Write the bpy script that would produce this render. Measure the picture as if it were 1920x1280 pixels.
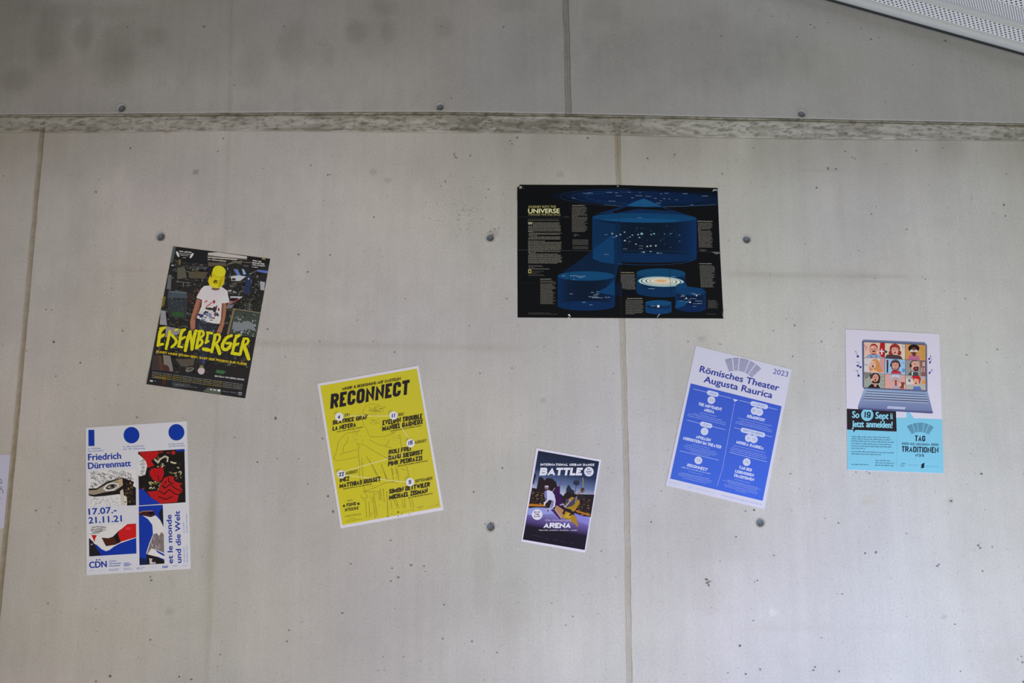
import bpy, math, random
import numpy as np
from mathutils import Vector, Euler

random.seed(7)
scene = bpy.context.scene
for o in list(bpy.data.objects):
    bpy.data.objects.remove(o)
COL = scene.collection

# ---------------------------------------------------------------- camera
F_PX = 1600.0
CAM_LOC = Vector((0.0, -3.6, 1.75))
CAM_ROT = Euler((math.radians(90 + 9.2), 0.0, math.radians(-1.0)), 'XYZ')
cam_data = bpy.data.cameras.new('camera')
cam_data.sensor_width = 36.0
cam_data.lens = 36.0 * F_PX / 1920.0
cam = bpy.data.objects.new('camera', cam_data)
cam.location = CAM_LOC
cam.rotation_euler = CAM_ROT
COL.objects.link(cam)
scene.camera = cam
CAM_M = CAM_ROT.to_matrix()

# ---------------------------------------------------------------- world, lights, exposure
scene.view_settings.view_transform = 'Standard'
scene.view_settings.look = 'None'
scene.view_settings.gamma = 1.0
scene.view_settings.use_curve_mapping = False
scene.view_settings.exposure = 0.0
world = bpy.data.worlds.new('sky')
scene.world = world
world.use_nodes = True
wbg = world.node_tree.nodes['Background']
wbg.inputs['Color'].default_value = (0.92, 0.96, 1.0, 1)
wbg.inputs['Strength'].default_value = 0.02


def area_light(name, loc, target, sx, sy, power, color):
    l = bpy.data.lights.new(name, 'AREA')
    l.shape = 'RECTANGLE'
    l.size = sx
    l.size_y = sy
    l.energy = power
    l.color = color
    o = bpy.data.objects.new(name, l)
    o.location = loc
    d = Vector(target) - Vector(loc)
    o.rotation_euler = d.to_track_quat('-Z', 'Y').to_euler()
    COL.objects.link(o)
    return o


# added area lamps stand in for unseen daylight, fitted to the wall's brightness
area_light('daylight_fill_right', (2.6, -3.4, 1.0), (1.2, 0.0, 1.7), 1.5, 1.2, 50.0, (0.94, 1.0, 0.57))
area_light('low_daylight_fill_right', (1.8, -2.2, 0.15), (1.5, 0.0, 1.2), 1.5, 0.8, 80.0, (0.455, 0.523, 1.0))
area_light('daylight_fill_left', (-1.6, -4.2, 1.2), (-0.9, 0.0, 1.8), 1.6, 1.2, 62.0, (1.0, 0.86, 0.785))


# ---------------------------------------------------------------- helpers
def ray(px, py):
    return CAM_M @ Vector(((px - 960.0) / F_PX, (640.0 - py) / F_PX, -1.0))


def W(px, py, y=0.0):
    """the point of the plane at depth y seen at photograph position px, py"""
    d = ray(px, py)
    t = (y - CAM_LOC.y) / d.y
    p = CAM_LOC + d * t
    return Vector((p.x, y, p.z))


def lin1(c):
    c = c / 255.0
    return c / 12.92 if c <= 0.04045 else ((c + 0.055) / 1.055) ** 2.4


def lin(c, gain=(1.0, 1.0, 1.0)):
    """photographed sRGB colour -> paint colour, given how strongly the spot is lit"""
    return tuple(min(0.93, lin1(x) * g) for x, g in zip(c, gain))


def tag(o, label=None, cat=None, group=None, kind=None):
    if label: o['label'] = label
    if cat: o['category'] = cat
    if group: o['group'] = group
    if kind: o['kind'] = kind
    return o


def principled(name, color=(0.5, 0.5, 0.5), rough=0.6, spec=0.3, metal=0.0):
    m = bpy.data.materials.new(name)
    m.use_nodes = True
    b = m.node_tree.nodes['Principled BSDF']
    b.inputs['Base Color'].default_value = (*color, 1)
    b.inputs['Roughness'].default_value = rough
    b.inputs['Specular IOR Level'].default_value = spec
    b.inputs['Metallic'].default_value = metal
    return m


def mesh_obj(name, verts, faces, mat, parent=None, smooth=False):
    me = bpy.data.meshes.new(name)
    me.from_pydata([tuple(v) for v in verts], [], faces)
    me.update()
    if mat: me.materials.append(mat)
    if smooth:
        me.polygons.foreach_set('use_smooth', [True] * len(me.polygons))
    o = bpy.data.objects.new(name, me)
    COL.objects.link(o)
    if parent: o.parent = parent
    return o


def ink_material(name, rough, spec):
    m = principled(name, rough=rough, spec=spec)
    nt = m.node_tree
    b = nt.nodes['Principled BSDF']
    a = nt.nodes.new('ShaderNodeAttribute')
    a.attribute_name = 'ink'
    n = nt.nodes.new('ShaderNodeTexNoise')
    n.inputs['Scale'].default_value = 260.0
    n.inputs['Detail'].default_value = 2.0
    mr = nt.nodes.new('ShaderNodeMapRange')
    mr.inputs['To Min'].default_value = 0.965
    mr.inputs['To Max'].default_value = 1.035
    mx = nt.nodes.new('ShaderNodeMix')
    mx.data_type = 'RGBA'
    mx.blend_type = 'MULTIPLY'
    mx.inputs['Factor'].default_value = 1.0
    tc = nt.nodes.new('ShaderNodeTexCoord')
    nt.links.new(tc.outputs['Object'], n.inputs['Vector'])
    nt.links.new(n.outputs['Fac'], mr.inputs['Value'])
    nt.links.new(a.outputs['Color'], mx.inputs['A'])
    nt.links.new(mr.outputs['Result'], mx.inputs['B'])
    nt.links.new(mx.outputs['Result'], b.inputs['Base Color'])
    return m


INK = ink_material('printed_paper', 0.55, 0.06)
PAPER_EDGE = principled('paper_back', (0.72, 0.71, 0.72), 0.8, 0.1)

def lerp(a, b, t):
    return tuple(a[i] + (b[i] - a[i]) * t for i in range(len(a)))


# ---------------------------------------------------------------- letter shapes
R_ = 1
GL = {
    'A': (.50, [[(0, 0), (.5, 1), (1, 0)], [(.2, .26), (.8, .26)]]),
    'B': (.47, [[(0, 0), (0, 1), (.94, 1, 1), (.94, .54, 1), (0, .54)], [(.3, .54), (1, .54, 1), (1, 0, 1), (0, 0)]]),
    'C': (.46, [[(1, .66), (1, 1, 1), (0, 1, 1), (0, 0, 1), (1, 0, 1), (1, .34)]]),
    'D': (.47, [[(0, 0), (0, 1), (1, 1, 1), (1, 0, 1), (0, 0)]]),
    'E': (.38, [[(1, 1), (0, 1), (0, 0), (1, 0)], [(0, .52), (.88, .52)]]),
    'F': (.37, [[(1, 1), (0, 1), (0, 0)], [(0, .5), (.88, .5)]]),
    'G': (.47, [[(1, .7), (1, 1, 1), (0, 1, 1), (0, 0, 1), (1, 0, 1), (1, .46), (.5, .46)]]),
    'H': (.48, [[(0, 0), (0, 1)], [(1, 0), (1, 1)], [(0, .52), (1, .52)]]),
    'I': (.16, [[(.5, 0), (.5, 1)]]),
    'J': (.36, [[(1, 1), (1, 0, 1), (0, 0, 1), (0, .3)]]),
    'K': (.48, [[(0, 0), (0, 1)], [(1, 1), (.05, .42)], [(.32, .6), (1, 0)]]),
    'L': (.36, [[(0, 1), (0, 0), (1, 0)]]),
    'M': (.64, [[(0, 0), (0, 1), (.5, .18), (1, 1), (1, 0)]]),
    'N': (.50, [[(0, 0), (0, 1), (1, 0), (1, 1)]]),
    'O': (.47, [[(.5, 1), (0, 1, 1), (0, 0, 1), (1, 0, 1), (1, 1, 1), (.5, 1)]]),
    'P': (.45, [[(0, 0), (0, 1), (1, 1, 1), (1, .44, 1), (0, .44)]]),
    'Q': (.47, [[(.5, 1), (0, 1, 1), (0, 0, 1), (1, 0, 1), (1, 1, 1), (.5, 1)], [(.6, .22), (1, 0)]]),
    'R': (.47, [[(0, 0), (0, 1), (1, 1, 1), (1, .48, 1), (0, .48)], [(.55, .48), (1, 0)]]),
    'S': (.45, [[(1, .72), (1, 1, 1), (0, 1, 1), (0, .55, 1), (1, .45, 1), (1, 0, 1), (0, 0, 1), (0, .28)]]),
    'T': (.42, [[(0, 1), (1, 1)], [(.5, 1), (.5, 0)]]),
    'U': (.47, [[(0, 1), (0, 0, 1), (1, 0, 1), (1, 1)]]),
    'V': (.48, [[(0, 1), (.5, 0), (1, 1)]]),
    'W': (.70, [[(0, 1), (.26, 0), (.5, .85), (.74, 0), (1, 1)]]),
    'X': (.48, [[(0, 1), (1, 0)], [(0, 0), (1, 1)]]),
    'Y': (.46, [[(0, 1), (.5, .45), (1, 1)], [(.5, .45), (.5, 0)]]),
    'Z': (.42, [[(0, 1), (1, 1), (0, 0), (1, 0)]]),
    '0': (.45, [[(.5, 1), (0, 1, 1), (0, 0, 1), (1, 0, 1), (1, 1, 1), (.5, 1)]]),
    '1': (.28, [[(.05, .8), (.7, 1), (.7, 0)]]),
    '2': (.44, [[(0, .7), (0, 1, 1), (1, 1, 1), (1, .6, 1), (0, 0), (1, 0)]]),
    '3': (.44, [[(0, .74), (0, 1, 1), (1, 1, 1), (1, .53, 1), (.35, .53)], [(.35, .53), (1, .53, 1), (1, 0, 1), (0, 0, 1), (0, .26)]]),
    '4': (.46, [[(.75, 0), (.75, 1), (0, .28), (1, .28)]]),
    '5': (.44, [[(1, 1), (0, 1), (0, .52), (1, .58, 1), (1, 0, 1), (0, 0, 1), (0, .25)]]),
    '6': (.45, [[(1, .74), (1, 1, 1), (0, 1, 1), (0, 0, 1), (1, 0, 1), (1, .58, 1), (0, .58)]]),
    '7': (.42, [[(0, 1), (1, 1), (.3, 0)]]),
    '8': (.45, [[(.5, 1), (.05, 1, 1), (.05, .53, 1), (.95, .53, 1), (.95, 1, 1), (.5, 1)], [(.5, .53), (0, .53, 1), (0, 0, 1), (1, 0, 1), (1, .53, 1), (.5, .53)]]),
    '9': (.45, [[(0, .26), (0, 0, 1), (1, 0, 1), (1, 1, 1), (0, 1, 1), (0, .42, 1), (1, .42)]]),
    '&': (.50, [[(1, 0), (.1, .8), (.1, 1, 1), (.75, 1, 1), (.75, .62), (0, .35), (0, 0, 1), (.7, 0, 1), (1, .45)]]),
    '.': (.16, [[(.5, 0), (.5, .03)]]),
    ',': (.16, [[(.5, .05), (.3, -.12)]]),
    '-': (.30, [[(0, .45), (1, .45)]]),
    '/': (.30, [[(0, 0), (1, 1)]]),
    '!': (.16, [[(.5, .3), (.5, 1)], [(.5, 0), (.5, .02)]]),
    "'": (.14, [[(.5, .75), (.5, 1)]]),
    ' ': (.20, []),
}


def round_path(pts, wx, hy):
    """pts in cell units -> points with the flagged corners rounded"""
    P = [(p[0] * wx, p[1] * hy) for p in pts]
    out = []
    for i, p in enumerate(pts):
        if len(p) > 2 and 0 < i < len(pts) - 1:
            a, b, c = P[i - 1], P[i], P[i + 1]
            la, lc = math.dist(a, b), math.dist(b, c)
            r = min(wx * .5, la * .5 if len(pts[i - 1]) > 2 else la, lc * .5 if len(pts[i + 1]) > 2 else lc)
            s = (b[0] + (a[0] - b[0]) * r / max(la, 1e-9), b[1] + (a[1] - b[1]) * r / max(la, 1e-9))
            e = (b[0] + (c[0] - b[0]) * r / max(lc, 1e-9), b[1] + (c[1] - b[1]) * r / max(lc, 1e-9))
            for k in range(5):
                t = k / 4
                # between a quadratic and a circle-like arc
                m = (b[0], b[1])
                out.append(((1 - t) ** 2 * s[0] + 2 * t * (1 - t) * m[0] + t * t * e[0],
                            (1 - t) ** 2 * s[1] + 2 * t * (1 - t) * m[1] + t * t * e[1]))
        else:
            out.append(P[i])
    res = [out[0]]
    for p in out[1:]:
        if math.dist(p, res[-1]) > 1e-5: res.append(p)
    return res


def stroke(pts, w, closed=False):
    """a polyline of width w -> list of quads (each a list of four 2-D points)"""
    n = len(pts)
    if n < 2: return []
    L, Rr = [], []
    for i in range(n):
        def unit(a, b):
            d = (b[0] - a[0], b[1] - a[1]); l = math.hypot(*d) or 1e-9
            return (d[0] / l, d[1] / l)
        d0 = unit(pts[i - 1], pts[i]) if i > 0 else None
        d1 = unit(pts[i], pts[i + 1]) if i < n - 1 else None
        if d0 is None: d0 = d1
        if d1 is None: d1 = d0
        n0, n1 = (-d0[1], d0[0]), (-d1[1], d1[0])
        m = (n0[0] + n1[0], n0[1] + n1[1])
        ml = math.hypot(*m)
        if ml < 1e-4: m, k = n0, 1.0
        else:
            m = (m[0] / ml, m[1] / ml)
            k = min(3.0, 1.0 / max(.2, m[0] * n0[0] + m[1] * n0[1]))
        h = w * .5 * k
        L.append((pts[i][0] + m[0] * h, pts[i][1] + m[1] * h))
        Rr.append((pts[i][0] - m[0] * h, pts[i][1] - m[1] * h))
    return [[L[i], Rr[i], Rr[i + 1], L[i + 1]] for i in range(n - 1)]


def caps_quads(text, length, h, t, track=.07):
    """condensed capitals laid along x from 0 to length, height h, stroke t -> quads"""
    adv = [GL[c][0] for c in text]
    gap = track * h
    free = length - gap * (len(text) - 1)
    k = free / sum(adv)
    quads, x = [], 0.0
    for c, a in zip(text, adv):
        wcell = a * k
        wx, hy = max(.02 * h, wcell - t), h - t
        for path in GL[c][1]:
            pts = round_path(path, wx, hy)
            if len(pts) > 1 and pts[0] != pts[-1]:
                for e, f in ((0, 1), (-1, -2)):              # square ends where the letter meets its cell's edge
                    vert = abs(pts[e][1] - pts[f][1]) > abs(pts[e][0] - pts[f][0])
                    if path[e][1 if vert else 0] not in (0, 1): continue
                    d = math.dist(pts[e], pts[f]) or 1e-9
                    q = t * .5 / d
                    pts[e] = (pts[e][0] + (pts[e][0] - pts[f][0]) * q, pts[e][1] + (pts[e][1] - pts[f][1]) * q)
            ox = t / 2 if wcell > t else (wcell - wx) / 2
            lo = 0 if c != ',' else -.2 * h
            x1 = max(wcell, t) if wcell > t else wcell / 2 + t / 2
            x0 = 0 if wcell > t else wcell / 2 - t / 2
            for q in stroke(pts, t):
                quads.append([(x + min(x1, max(x0, ox + px)), min(h, max(lo, t / 2 + py))) for px, py in q])
        x += wcell + gap
    return quads


def smooth(pts, n=2):
    """round a polyline off (corner cutting, ends kept)"""
    for _ in range(n):
        out = [pts[0]]
        for a, b in zip(pts, pts[1:]):
            out += [(a[0] * .75 + b[0] * .25, a[1] * .75 + b[1] * .25), (a[0] * .25 + b[0] * .75, a[1] * .25 + b[1] * .75)]
        pts = out + [pts[-1]]
    return pts


_font_cache = {}


def font_polys(text):
    """the built-in round sans -> (points, polygons, width, cap height)"""
    if text in _font_cache: return _font_cache[text]

    def grab(s):
        cu = bpy.data.curves.new('lettering_source', 'FONT')
        cu.body = s
        cu.resolution_u = 3
        ob = bpy.data.objects.new('lettering_source', cu)
        COL.objects.link(ob)
        dg = bpy.context.evaluated_depsgraph_get()
        me = bpy.data.meshes.new_from_object(ob.evaluated_get(dg))
        v = [(p.co.x, p.co.y) for p in me.vertices]
        f = [list(p.vertices) for p in me.polygons]
        bpy.data.meshes.remove(me)
        bpy.data.objects.remove(ob)
        bpy.data.curves.remove(cu)
        return v, f
    if '_cap' not in _font_cache:
        v, _ = grab('H')
        _font_cache['_cap'] = max(p[1] for p in v)
    v, f = grab(text)
    x0, x1 = min(p[0] for p in v), max(p[0] for p in v)
    v = [(p[0] - x0, p[1]) for p in v]
    _font_cache[text] = (v, f, x1 - x0, _font_cache['_cap'])
    return _font_cache[text]


# ---------------------------------------------------------------- posters
STEP = 8.0e-6          # every later print layer lies this much (metres) in front of the one before


class Part:
    def __init__(self, poster, name, parent=None, label=None):
        self.p, self.name, self.label = poster, name, label
        self.parent = parent
        self.v, self.f, self.c = [], [], []

    def _xy(self, x, y, depth):
        x0, y0, s = self.p.crop
        return W(x0 + x / s, y0 + y / s, -depth) - self.p.root.location

    def _face(self, pts, col, depth):
        if self.p.trim:                                   # the print ends at the sheet's edge
            x0, y0, s = self.p.crop
            n0 = len(pts)
            many = isinstance(col[0], (tuple, list))
            P = [(x, y, *(col[k] if many else col)) for k, (x, y) in enumerate(pts)]
            cs = [((cx - x0) * s, (cy - y0) * s) for cx, cy in self.p.trim]
            cut = False
            for k in range(4):
                a, b = cs[k], cs[(k + 1) % 4]
                side = lambda q: (b[0] - a[0]) * (q[1] - a[1]) - (b[1] - a[1]) * (q[0] - a[0])
                out = []
                for j in range(len(P)):
                    p0, p1 = P[j - 1], P[j]
                    d0, d1 = side(p0), side(p1)
                    if (d0 < 0) != (d1 < 0):
                        cut = True
                        out.append(lerp(p0, p1, d0 / (d0 - d1)))
                    if d1 >= 0: out.append(p1)
                    else: cut = True
                P = out
                if len(P) < 3: return
            if cut:
                pts = [q[:2] for q in P]
                col = [q[2:] for q in P]
        i = len(self.v)
        vs = [self._xy(x, y, depth) for x, y in pts]
        g = self.p.gain
        k = self.p.ink_strength
        cols = list(col) if isinstance(col[0], (tuple, list)) else [col] * len(vs)
        cols = [lin([a * b for a, b in zip(c, k)] if k and c[2] > 1.5 * c[0] else c, g) for c in cols]
        # keep the faces turned to the viewer's side of the wall
        a = sum(vs[k].x * vs[(k + 1) % len(vs)].z - vs[(k + 1) % len(vs)].x * vs[k].z for k in range(len(vs)))
        if a < 0:
            vs.reverse(); cols = list(reversed(cols))
        self.v += vs
        self.f.append(list(range(i, i + len(vs))))
        self.c += cols

    def poly(self, pts, col):
        self._face(pts, col, self.p.next())
        return self

    def quads(self, qs, col):
        d = self.p.next()
        for k, q in enumerate(qs): self._face(q, col, d + (k % 9) * 8e-7)
        return self

    def line(self, pts, w, col):
        return self.quads(stroke(pts, w), col)

    def brush(self, pts, w, col):
        """a brush stroke: rounded path, swelling and thinning, round ends"""
        pts = smooth(pts)
        d = self.p.next()
        n = len(pts)
        ws = [w * (.84 + .2 * math.sin(math.pi * k / max(1, n - 1)) + .08 * math.sin(k * 2.1 + pts[0][0])) for k in range(n)]
        for k in range(n - 1):
            a = stroke([pts[k], pts[k + 1]], ws[k])[0]
            b = stroke([pts[k], pts[k + 1]], ws[k + 1])[0]
            self._face([a[0], a[1], b[2], b[3]], col, d + (2 * k) * 9e-7)
            if k:
                r = ws[k] * .5
                self._face([(pts[k][0] + r * math.cos(q * .7854), pts[k][1] + r * math.sin(q * .7854)) for q in range(8)], col, d + (2 * k + 1) * 9e-7)
        self.p.z += 2 * n * 9e-7
        return self

    def lines(self, plist, w, col):
        return self.quads([q for p in plist for q in stroke(p, w)], col)

    def ell(self, cx, cy, rx, ry, col, rot=0.0, n=28):
        c, s = math.cos(math.radians(rot)), math.sin(math.radians(rot))
        pts = []
        for k in range(n):
            a = 2 * math.pi * k / n
            x, y = rx * math.cos(a), ry * math.sin(a)
            pts.append((cx + x * c - y * s, cy + x * s + y * c))
        return self.poly(pts, col)

    def ring(self, cx, cy, rx, ry, w, col, rot=0.0, n=40, a0=0, a1=360):
        c, s = math.cos(math.radians(rot)), math.sin(math.radians(rot))
        pts = []
        for k in range(n + 1):
            a = math.radians(a0 + (a1 - a0) * k / n)
            x, y = rx * math.cos(a), ry * math.sin(a)
            pts.append((cx + x * c - y * s, cy + x * s + y * c))
        return self.line(pts, w, col)

    def _frame(self, A, B, shear, up=None):
        L = math.dist(A, B)
        ux, uy = (B[0] - A[0]) / L, (B[1] - A[1]) / L
        vx, vy = (uy, -ux) if up is None else up
        return L, lambda x, y: (A[0] + ux * (x + shear * y) + vx * y, A[1] + uy * (x + shear * y) + vy * y)

    def caps(self, text, A, B, h, col, t=.2, shear=0.0, track=.07):
        L, M = self._frame(A, B, shear)
        return self.quads([[M(*p) for p in q] for q in caps_quads(text, L, h, t * h, track)], col)

    def sans(self, text, A, B, h, col, bold=0.0, shear=0.0):
        v, f, w, cap = font_polys(text)
        L, M = self._frame(A, B, shear)
        kx, ky = (L - 2 * bold) / w, h / cap
        offs = [(0, 0)] if bold == 0 else [(-bold, 0), (bold, 0), (0, bold * .7), (0, -bold * .7)]
        d = self.p.next()
        for n, (ox, oy) in enumerate(offs):
            pts = [M(bold + x * kx + ox, y * ky + oy) for x, y in v]
            for face in f: self._face([pts[i] for i in face], col, d + n * 9e-7)
        return self

    def words(self, A, B, h, col, seed=0, wmin=1.2, wmax=5.0, gap=.55, breakup=True):
        """a line of text too small to read: word-length bars with an uneven top edge"""
        rnd = random.Random(seed * 131 + int(A[0]) * 7 + int(A[1]))
        L, M = self._frame(A, B, 0)
        x, qs = 0.0, []
        while x < L:
            w = min(L - x, h * rnd.uniform(wmin, wmax))
            xx = x
            while xx < x + w - 1e-6:
                lw = min(x + w - xx, h * rnd.uniform(.45, .8))
                lo, hi = (0, h * rnd.choice([.7, .7, 1.0])) if breakup else (0, h)
                qs.append([M(xx, lo), M(xx + lw * .86, lo), M(xx + lw * .86, hi), M(xx, hi)])
                xx += lw
            x += w + h * gap
        return self.quads(qs, col)

    def done(self):
        if not self.f: return None
        me = bpy.data.meshes.new(self.name)
        me.from_pydata([tuple(v) for v in self.v], [], self.f)
        at = me.attributes.new('ink', 'FLOAT_COLOR', 'CORNER')
        buf = np.ones((len(self.c), 4), dtype=np.float32)
        buf[:, :3] = np.array(self.c, dtype=np.float32)
        at.data.foreach_set('color', buf.ravel())
        me.materials.append(INK)
        me.update()
        o = bpy.data.objects.new(self.name, me)
        COL.objects.link(o)
        o.parent = self.parent or self.p.root
        if self.label: o['label'] = self.label
        return o


class Poster:
    def __init__(self, name, label, cat, corners, gain, paper, group='posters taped to the concrete wall', notch=None):
        self.gain = gain
        self.ink_strength = None
        self.trim = corners if notch is None else None
        bx = sum(c[0] for c in corners[2:4]) / 2
        by = sum(c[1] for c in corners[2:4]) / 2
        self.root = bpy.data.objects.new(name, None)
        self.root.empty_display_size = .05
        self.root.location = W(bx, by)
        COL.objects.link(self.root)
        tag(self.root, label, cat, group)
        self.crop = (0.0, 0.0, 1.0)
        self.z = 0.0022
        # the sheet itself: a thin slab with its outline
        outline = notch or corners
        n = len(outline)
        fr = [W(x, y, -self.z) - self.root.location for x, y in outline]
        bk = [W(x, y, -self.z) + Vector((0, .0012, 0)) - self.root.location for x, y in outline]
        faces = [list(range(n - 1, -1, -1)), list(range(n, 2 * n))]
        faces += [[k, (k + 1) % n, n + (k + 1) % n, n + k] for k in range(n)]
        me = bpy.data.meshes.new('paper')
        me.from_pydata([tuple(v) for v in fr + bk], [], faces)
        me.update()
        m = principled(name + '_sheet', lin(paper, gain), .6, .06)
        me.materials.append(m)
        o = bpy.data.objects.new('paper', me)
        COL.objects.link(o)
        o.parent = self.root
        self.z += 2e-5
        self.z0 = self.zmax = self.z

    def next(self):
        self.z += STEP
        self.zmax = max(self.zmax, self.z)
        return self.z

    def at(self, x0, y0, s):
        self.crop = (x0, y0, s)

    def part(self, name, parent=None, label=None, lv=None):
        """lv: print layer to begin on; without it the part lies over everything printed before"""
        self.z = self.zmax if lv is None else self.z0 + lv * 3e-5
        return Part(self, name, parent, label)


# ---------------------------------------------------------------- the concrete wall
HOLES = [(228, 203, 8.5), (825, 200.5, 8), (1503, 213.5, 8.5), (301, 443.5, 8.5), (919, 445, 8),
         (1400, 448.5, 8), (919.5, 987.5, 8), (1425.5, 979.5, 8)]
LEDGE_TOP = [(-500, 222), (0, 213.5), (240, 211.5), (440, 210), (640, 208.5), (830, 208.5), (960, 210), (1060, 212), (1280, 216.5),
             (1500, 221), (1700, 225.5), (1920, 230), (2500, 243)]
LEDGE_BOT = [(-500, 252), (0, 246), (160, 247), (420, 243), (640, 245), (900, 247), (1060, 248.5), (1280, 255), (1500, 259),
             (1920, 262), (2500, 274)]
J_LEFT = [(80, 240), (62.7, 427), (25, 854), (1, 1100)]
J_MID = [(1157.5, 245), (1160, 340), (1168, 640), (1174, 854), (1180.5, 1280)]
J_UP = [(1060, 0), (1063, 90), (1066, 212)]
FAINT_UP = [(434, 0), (431, 205)]
FAINT_LOW = [(430, 250), (422, 427), (402, 860), (388, 1280)]


def wall_pts(lst):
    return [W(*p) for p in lst]


def interp_x_of_z(lst, z):
    P = sorted([(p.z, p.x) for p in wall_pts(lst)])
    zs, xs = np.array([p[0] for p in P]), np.array([p[1] for p in P])
    k0 = (xs[1] - xs[0]) / (zs[1] - zs[0]); k1 = (xs[-1] - xs[-2]) / (zs[-1] - zs[-2])
    r = np.interp(z, zs, xs)
    r = np.where(z < zs[0], xs[0] + (z - zs[0]) * k0, r)
    return np.where(z > zs[-1], xs[-1] + (z - zs[-1]) * k1, r)


def interp_z_of_x(lst, x):
    P = sorted([(p.x, p.z) for p in wall_pts(lst)])
    return np.interp(x, [p[0] for p in P], [p[1] for p in P])


def spread(lo, hi, step):
    return np.arange(lo, hi, step)


xl, xr = W(0, 640).x - .25, W(1920, 640).x + .25
zt, zb = W(960, 0).z + .12, W(960, 1280).z - .08
gx = [spread(xl - 1.6, xl, .08), spread(xl, xr, .011), spread(xr, xr + 1.6, .08)]
gz = [spread(0.0, zb, .08), spread(zb, zt, .011), spread(zt, 4.62, .08)]
for lst in (J_LEFT, J_MID, J_UP):
    P = wall_pts(lst)
    a, b = min(p.x for p in P), max(p.x for p in P)
    gx.append(spread(a - .026, b + .026, .0026))
zl_ = [p.z for p in wall_pts(LEDGE_TOP[1:-1])]
zlb = [p.z for p in wall_pts(LEDGE_BOT[1:-1])]
zm_ = sum(zl_) / len(zl_)
gz.append(spread(zm_ - .108, zm_ + .014, .0018))
for hx, hy, hr in HOLES:
    c = W(hx, hy)
    gx.append(spread(c.x - .03, c.x + .03, .003))
    gz.append(spread(c.z - .03, c.z + .03, .003))


def merge(parts, eps=.0013):
    a = np.sort(np.concatenate(parts))
    keep = [a[0]]
    for v in a[1:]:
        if v - keep[-1] > eps: keep.append(v)
    return np.array(keep)


gx, gz = merge(gx), merge(gz)
NX, NZ = len(gx), len(gz)
X, Z = np.meshgrid(gx, gz)
# rows near the ledge follow its slightly bowed edge
zl0 = interp_z_of_x(LEDGE_TOP, gx)
zref = float(np.mean(zl0))
fall = np.exp(-((gz - zref) / .22) ** 4)
Z = Z + (zl0 - zref)[None, :] * fall[:, None]
rng = np.random.default_rng(11)


def noise(sx, sz, seed):
    """smooth value noise in 0..1 with cells sx by sz metres"""
    r = np.random.default_rng(seed)
    u, v = (gx - gx[0]) / sx, (gz - gz[0]) / sz
    tab = r.random((int(v[-1]) + 3, int(u[-1]) + 3))
    iu, iv = u.astype(int), v.astype(int)
    fu, fv = u - iu, v - iv
    fu, fv = fu * fu * (3 - 2 * fu), fv * fv * (3 - 2 * fv)
    a = tab[np.ix_(iv, iu)]; b = tab[np.ix_(iv, iu + 1)]
    c = tab[np.ix_(iv + 1, iu)]; d = tab[np.ix_(iv + 1, iu + 1)]
    return (a * (1 - fu) + b * fu) * (1 - fv)[:, None] + (c * (1 - fu) + d * fu) * fv[:, None]


def sstep(a, b, v):
    t = np.clip((v - a) / (b - a), 0, 1)
    return t * t * (3 - 2 * t)


PX = 0.00228                                # metres per photograph pixel on the wall
ztop = interp_z_of_x(LEDGE_TOP, gx)[None, :]
zbot = interp_z_of_x(LEDGE_BOT, gx)[None, :]
D = ztop - Z                                # metres below the ledge's upper edge
BW = ztop - zbot
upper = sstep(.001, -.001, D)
inband = (D > 0) & (Z > zbot)
rough = noise(.012, .008, 1) * .5 + noise(.03, .012, 2) * .5
rough2 = noise(.09, .022, 3)
H = np.zeros_like(X)
H += upper * .002
tb = np.clip(D / np.maximum(BW, 1e-4), 0, 1)
band_h = -.007 * (1 - tb) + .0015 + (rough - .5) * .0035 + (rough2 - .5) * .003
groove = lambda a, b: sstep(a - .0015, a + .001, D) * sstep(b + .0015, b - .001, D)
band_h = band_h - .006 * groove(.0005, .004) + .003 * groove(.0055, .0085) - .005 * groove(.0095, .0125)
H = np.where(inband, band_h, H)
H -= np.where(~inband & (D > 0), .003 * np.exp(-((Z - zbot) / .004) ** 2), 0)
# a rough lump of spilt cement on the band
lump = W(911, 235)
rl = np.hypot(X - lump.x, (Z - lump.z) * 1.15)
H += .006 * sstep(.045, .025, rl) * (.5 + rough) * (D > .012)

T = np.ones((NZ, NX, 3))


def tint(mask, rgb):
    for k in range(3): T[:, :, k] *= 1 - mask * (1 - rgb[k])


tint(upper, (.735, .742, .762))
# cloudy patches left by the pour, streaks down the form
cl = noise(.55, .5, 21) * .6 + noise(.2, .22, 22) * .4
st = noise(.045, 1.1, 23) * .5 + noise(.11, .9, 24) * .5
T *= (1 + .15 * (cl - .5) + .05 * (st - .5) + .03 * (noise(.03, .03, 25) - .5))[:, :, None]
T[:, :, 2] *= 1 + .10 * (noise(.5, .6, 26) - .5)
T[:, :, 0] *= 1 + .035 * (noise(.4, .7, 27) - .5)
# band: dirt, cement skin, wet-looking dark stretches
dirt = noise(.16, .03, 31) * .40 + noise(.05, .016, 32) * .3 + noise(.014, .008, 38) * .3
tint(inband * 1.0, (.86, .86, .84))
tint(inband * sstep(.44, .62, dirt), (.80, .795, .76))
tint(inband * sstep(.48, .34, dirt) * .5, (1.08, 1.08, 1.07))
tint(inband * sstep(.60, .78, noise(.013, .008, 33)), (.66, .65, .62))
tint(inband * sstep(.62, .8, noise(.05, .012, 39)), (.74, .73, .70))
gx_px = np.interp(gx, [W(0, 225).x, W(1920, 225).x], [0, 1920])[None, :]
darkrun = sstep(740, 900, gx_px) * sstep(1250, 1130, gx_px) + sstep(130, 20, gx_px) * .7
tint(inband * sstep(.25, .4, tb) * sstep(1.02, .9, tb) * np.clip(darkrun, 0, 1) * (.7 + .5 * (rough2 - .5)), (.74, .75, .71))
tint(inband * groove(.0, .0042) * (.7 + .5 * (noise(.3, .05, 40) - .4)), (.40, .40, .37))
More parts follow.
